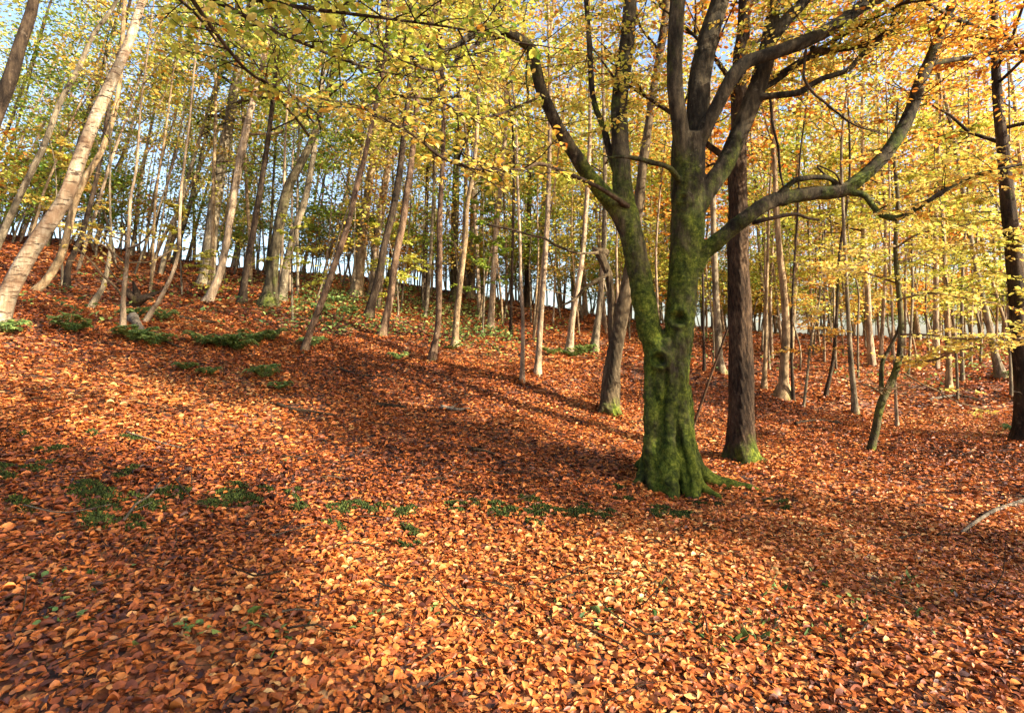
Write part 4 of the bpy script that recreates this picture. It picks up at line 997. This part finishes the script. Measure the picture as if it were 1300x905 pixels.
# ------------------------------------------------------------------ brambles and low green cover on the crest
lv = Leaves()
for i in range(170):
    px = rng.uniform(385, 640) if i < 110 else rng.uniform(-10, 1310); py = (rng.uniform(352, 420) + max(0, px - 420) * .13) if i < 110 else 385 + max(0, (px - 300)) * .09 + rng.uniform(-30, 30)
    g_ = ground_hit(px, py, 8, 28); c = g_ + np.array([0, 0, .1]) + rng.normal(0, 1, (6, 3)) * [.35, .35, .05]; c[:, 2] = H(c[:, 0], c[:, 1]) + rng.uniform(.05, .3, 6)
    lv.cloud(c, 34, (.16, .16, .06), .075, rng.uniform(.45, 1.0), .2)
o = link('undergrowth', lv.mesh('undergrowth', M['green'], curl=.2)); o['kind'] = 'stuff'; o['label'] = 'low brambles and greenery along the crest'; o['category'] = 'undergrowth'

# ------------------------------------------------------------------ moss and grass
V = []; lv = Leaves()
MP = [(20, 600, .25), (60, 575, .14), (30, 640, .14), (65, 595, .10), (100, 622, .22), (110, 660, .3), (130, 640, .22), (115, 553, .12), (168, 558, .16), (150, 640, .15), (200, 636, .25), (215, 625, .14), (185, 665, .18), (150, 610, .18), (235, 630, .14), (290, 636, .26), (310, 630, .2), (345, 640, .18),
      (375, 632, .10), (380, 650, .12), (430, 655, .15), (455, 655, .22), (470, 650, .2), (500, 648, .18), (520, 655, .12), (530, 680, .14), (570, 645, .14), (600, 645, .12), (640, 655, .22), (655, 648, .2), (680, 655, .2), (700, 650, .26), (725, 655, .18), (745, 658, .22), (760, 652, .16),
      (830, 655, .2), (855, 658, .25), (880, 655, .2), (800, 640, .12), (815, 600, .12), (835, 626, .14), (900, 645, .16), (925, 625, .18), (968, 585, .12), (940, 592, .12), (520, 700, .08), (985, 640, .12), (1000, 648, .1), (790, 622, .1), (30, 555, .1)]
for (px, py, rad) in MP:
    rad *= .62
    g_ = ground_hit(px, py); n = int(1500 * rad * rad / .04) + 100
    for _ in range(3):
        c = g_[:2] + rng.normal(0, 1, 2) * rad * .6
        a = rng.uniform(0, 6.283, n // 3); rr_ = np.sqrt(rng.uniform(0, 1, n // 3)) * rad * .75
        X = c[0] + np.cos(a) * rr_; Y = c[1] + np.sin(a) * rr_ * .55
        z = H(X, Y) + .032 * (1 - (rr_ / (rad * .8)) ** 2) + rng.uniform(0, .012, len(X))
        d = np.stack([rng.normal(0, .5, len(X)), rng.normal(0, .5, len(X)), np.ones(len(X))], -1)
        lv.add(np.stack([X, Y, z - .005], -1), d, rng.normal(0, 1, (len(X), 3)), rng.uniform(.012, .028, len(X)), np.clip(rng.normal(.5, .2, len(X)), 0, 1))
o = link('moss', lv.mesh('moss', M['moss'], wide=.5)); o['kind'] = 'stuff'; o['label'] = 'cushions of dark green moss among the near leaves'; o['category'] = 'moss'
lv = Leaves()
for i in range(64):
    if i < 40: px, py = rng.uniform(700, 1250), rng.uniform(735, 812)
    elif i < 48: px, py = rng.uniform(30, 500), rng.uniform(730, 815)
    else: px, py = rng.uniform(850, 1000), rng.uniform(785, 830)
    g_ = ground_hit(px, py, 1.5); n = 9
    n = 12; az = rng.uniform(0, 6.283, n); d = np.stack([np.cos(az) * .9, np.sin(az) * .9, rng.uniform(.2, .9, n)], -1)
    p = g_ + np.stack([rng.normal(0, .08, n), rng.normal(0, .08, n), np.zeros(n)], -1)
    lv.add(p, d, rng.normal(0, 1, (n, 3)), rng.uniform(.04, .10, n), rng.uniform(.3, 1, n))
o = link('grass', lv.mesh('grass', M['green'], wide=.045, curl=.3)); o['kind'] = 'stuff'; o['label'] = 'thin grass blades poking through the near leaves'; o['category'] = 'grass'
lv = Leaves()
for (px, py) in [(80, 740), (85, 775), (120, 755), (150, 735), (110, 790), (60, 800), (240, 800), (250, 810), (330, 800), (360, 815), (470, 790), (550, 780), (455, 810), (680, 780), (1080, 770), (360, 590), (40, 740)]:
    g_ = ground_hit(px, py, 1.5); n = 8; az = rng.uniform(0, 6.283, n)
    lv.add(g_ + np.stack([rng.normal(0, .035, n), rng.normal(0, .035, n), rng.uniform(.02, .05, n)], -1), np.stack([np.cos(az), np.sin(az), rng.normal(.1, .2, n)], -1), np.array([0, 0, 1.]) + rng.normal(0, .25, (n, 3)), rng.uniform(.025, .045, n), rng.uniform(.4, .9, n))
o = link('seedlings', lv.mesh('seedlings', M['green'], wide=.75)); o['kind'] = 'stuff'; o['label'] = 'tiny green seedlings among the near leaves'; o['category'] = 'seedlings'

lv = Leaves()
for (bx, by, r0_, r1_, n) in [(base[0], base[1], .30, .75, 900)] + [(*P(948, 583, 7.3)[:2], .2, .5, 420), (*P(775, 531, 8.8)[:2], .15, .4, 260)] + [(*P(t['pts'][0][0], t['pts'][0][1], t['Y'])[:2], .06, .34, 160) for t in TR]:
    a = rng.uniform(0, 6.283, n); q = r0_ + (r1_ - r0_) * rng.beta(1.2, 2, n); X = bx + np.cos(a) * q; Y = by + np.sin(a) * q
    z = H(X, Y) + .02 + (1 - (q - r0_) / (r1_ - r0_)) * .05 * rng.uniform(.2, 1, n); az = rng.uniform(0, 6.283, n)
    lv.add(np.stack([X, Y, z], -1), np.stack([np.cos(az), np.sin(az), rng.normal(0, .15, n)], -1), np.stack([rng.normal(0, .45, n), rng.normal(0, .45, n), np.ones(n)], -1), .062 * rng.uniform(.6, 1.2, n), np.clip(rng.beta(2.6, 2.0, n) * .95, 0, 1))
o = link('leaf_drift', lv.mesh('leaf_drift', M['litter'], detail=True, curl=.34, wide=.6)); o['kind'] = 'stuff'; o['label'] = 'leaves drifted against the feet of the trunks'; o['category'] = 'leaves'
t_ = Tubes(); X, Y = scatter(1900, 1.5, 12)
for x_, y_ in zip(X, Y):
    L = rng.uniform(.08, .45); c = curve_dir((x_, y_, H1(x_, y_) + .045), (rng.normal(), rng.normal(), rng.normal(0, .12)), L, 4, .22); c[:, 2] = np.maximum(c[:, 2], H1(x_, y_) + .015)
    t_.add(c, np.linspace(.0035, .0015, 5) * rng.uniform(.6, 1.9), 4)
o = link('twig_litter', t_.mesh('twig_litter', M['twig'])); o['kind'] = 'stuff'; o['label'] = 'fine dead twigs strewn among the leaves'; o['category'] = 'twigs'

# ------------------------------------------------------------------ fallen wood
def stick(name, label, cat, pp_, rad, mat, lift=.03, forks=0):
    g_ = [ground_hit(a, b_, 1.5) for a, b_ in pp_]
    q = np.array([[v[0], v[1], H1(v[0], v[1]) + lift + rad] for v in g_]); o_ = q[0].copy()
    t_ = Tubes(); t_.add(q, np.linspace(rad, rad * .5, len(q)), 8, .08, .06)
    for k in range(forks):
        i = rng.integers(1, len(q)) - 1; m_ = (q[i] + q[i + 1]) / 2; d = unit(q[i + 1] - q[i]) + rng.normal(0, .6, 3) * [1, 1, .2] + [0, 0, .12]
        c = curve_dir(m_, d, np.linalg.norm(q[-1] - q[0]) * .3, 4, .15); t_.add(c, np.linspace(rad * .5, rad * .2, len(c)), 5)
    o = link(name, t_.mesh(name, mat, o_)); o.location = tuple(o_); o['label'] = label; o['category'] = cat
stick('fallen_log', 'short grey weathered log lying below the white sapling', 'log', [(168, 408), (174, 418), (183, 431)], .085, M['deadwood'], -.02)
stick('fallen_branch', 'pale fallen branch entering from the right edge of the leaf floor', 'branch', [(1330, 632), (1290, 644), (1262, 655), (1240, 668), (1222, 682)], .022, M['deadwood'], .02, 1)
stick('fallen_branch', 'dark fallen branch on the left slope below the lone fern', 'branch', [(352, 518), (372, 524), (400, 528), (425, 532)], .02, M['twig'], .02, 1)
stick('fallen_branch', 'dark stick on the open slope below the wavy trunk', 'branch', [(478, 518), (496, 519), (516, 521)], .03, M['twig'], .01)
stick('fallen_branch', 'short dark stick with a pale end in the centre of the leaf floor', 'branch', [(598, 575), (615, 578), (632, 583)], .02, M['twig'], .02)
for lab, q_, r_k, mt in [('mid brown fallen branch high on the left slope behind the fern row', [(228, 405), (250, 410), (275, 412)], .03, 'twig'),
                     ('long thin fallen branch on the shaded slope under the slender brown trunk', [(430, 470), (455, 478), (482, 480), (500, 488)], .018, 'twig'),
                     ('short thick branch lying on the leaf slope above the bright band', [(560, 520), (580, 524), (596, 522)], .026, 'deadwood'),
                     ('grey fallen branch on the far right slope below the leaning grey trunk', [(1180, 510), (1215, 505), (1250, 512)], .03, 'deadwood'),
                     ('dark fallen branch on the far right slope left of the crooked tree', [(1010, 540), (1040, 536), (1070, 540)], .025, 'twig'),
                     ('brown branch half buried in the shaded leaves at the lower right', [(1130, 690), (1170, 682), (1205, 686)], .012, 'twig')]:
    stick('fallen_branch', lab, 'branch', q_, r_k, M[mt], .01, 2)
stick('fallen_twig', 'grey forked twig slanting across the moss at the lower left', 'twig', [(158, 672), (172, 655), (188, 645), (203, 625)], .009, M['deadwood'], .05, 2)
stick('fallen_twig', 'pale straight twig left of the forked twig, by the left edge', 'twig', [(30, 655), (80, 662), (140, 655)], .005, M['deadwood'], .05)
stick('fallen_twig', 'dark twig among the leaves right of the forked twig', 'twig', [(222, 618), (235, 635), (248, 648)], .006, M['twig'], .05)
stick('fallen_twig', 'curved pale twig at the very bottom left of the leaves', 'twig', [(358, 792), (380, 787), (402, 790)], .006, M['deadwood'], .04)
stick('fallen_twig', 'thin pale twig in the sunlit band at the left', 'twig', [(160, 558), (185, 566), (215, 573), (245, 580)], .006, M['deadwood'], .05)
stick('fallen_twig', 'thin pale twig at the lower centre in the bright leaves', 'twig', [(345, 690), (375, 683), (402, 675)], .005, M['deadwood'], .04)
stick('fallen_twig', 'dark twig lying left of the great beech roots', 'twig', [(612, 600), (640, 606), (665, 604)], .008, M['twig'], .03)
stick('fallen_twig', 'dark twig on the left slope near the fern row', 'twig', [(205, 436), (222, 443), (236, 447)], .02, M['twig'], .03)
# leaning dead pole
b = P(873, 470, 8.4); t_ = Tubes(); b[2] = H1(b[0], b[1]) - .1
e0 = P(925, 414, 7.75); t_.add([b, (b + e0) / 2 + [0, 0, .02], e0], [.022, .018, .014], 7, .05, .1)
o = link('dead_pole', t_.mesh('dead_pole', M['red'], b)); o.location = tuple(b); o['label'] = 'reddish dead pole leaning against the rough brown trunk'; o['category'] = 'pole'
# uprooted stump
g_ = ground_hit(175, 392); t_ = Tubes()
for i in range(9):
    az = rng.uniform(0, 6.283); t_.add(curve_dir(g_ + [0, 0, .15], (math.cos(az), math.sin(az), rng.uniform(-.2, .9)), rng.uniform(.3, .55), 4, .3), [.1, .08, .06, .035, .015], 8, .1, .06)
o = link('tree_stump', t_.mesh('tree_stump', M['dark'], g_)); o.location = tuple(g_); o['label'] = 'dark uprooted stump behind the white sapling'; o['category'] = 'stump'
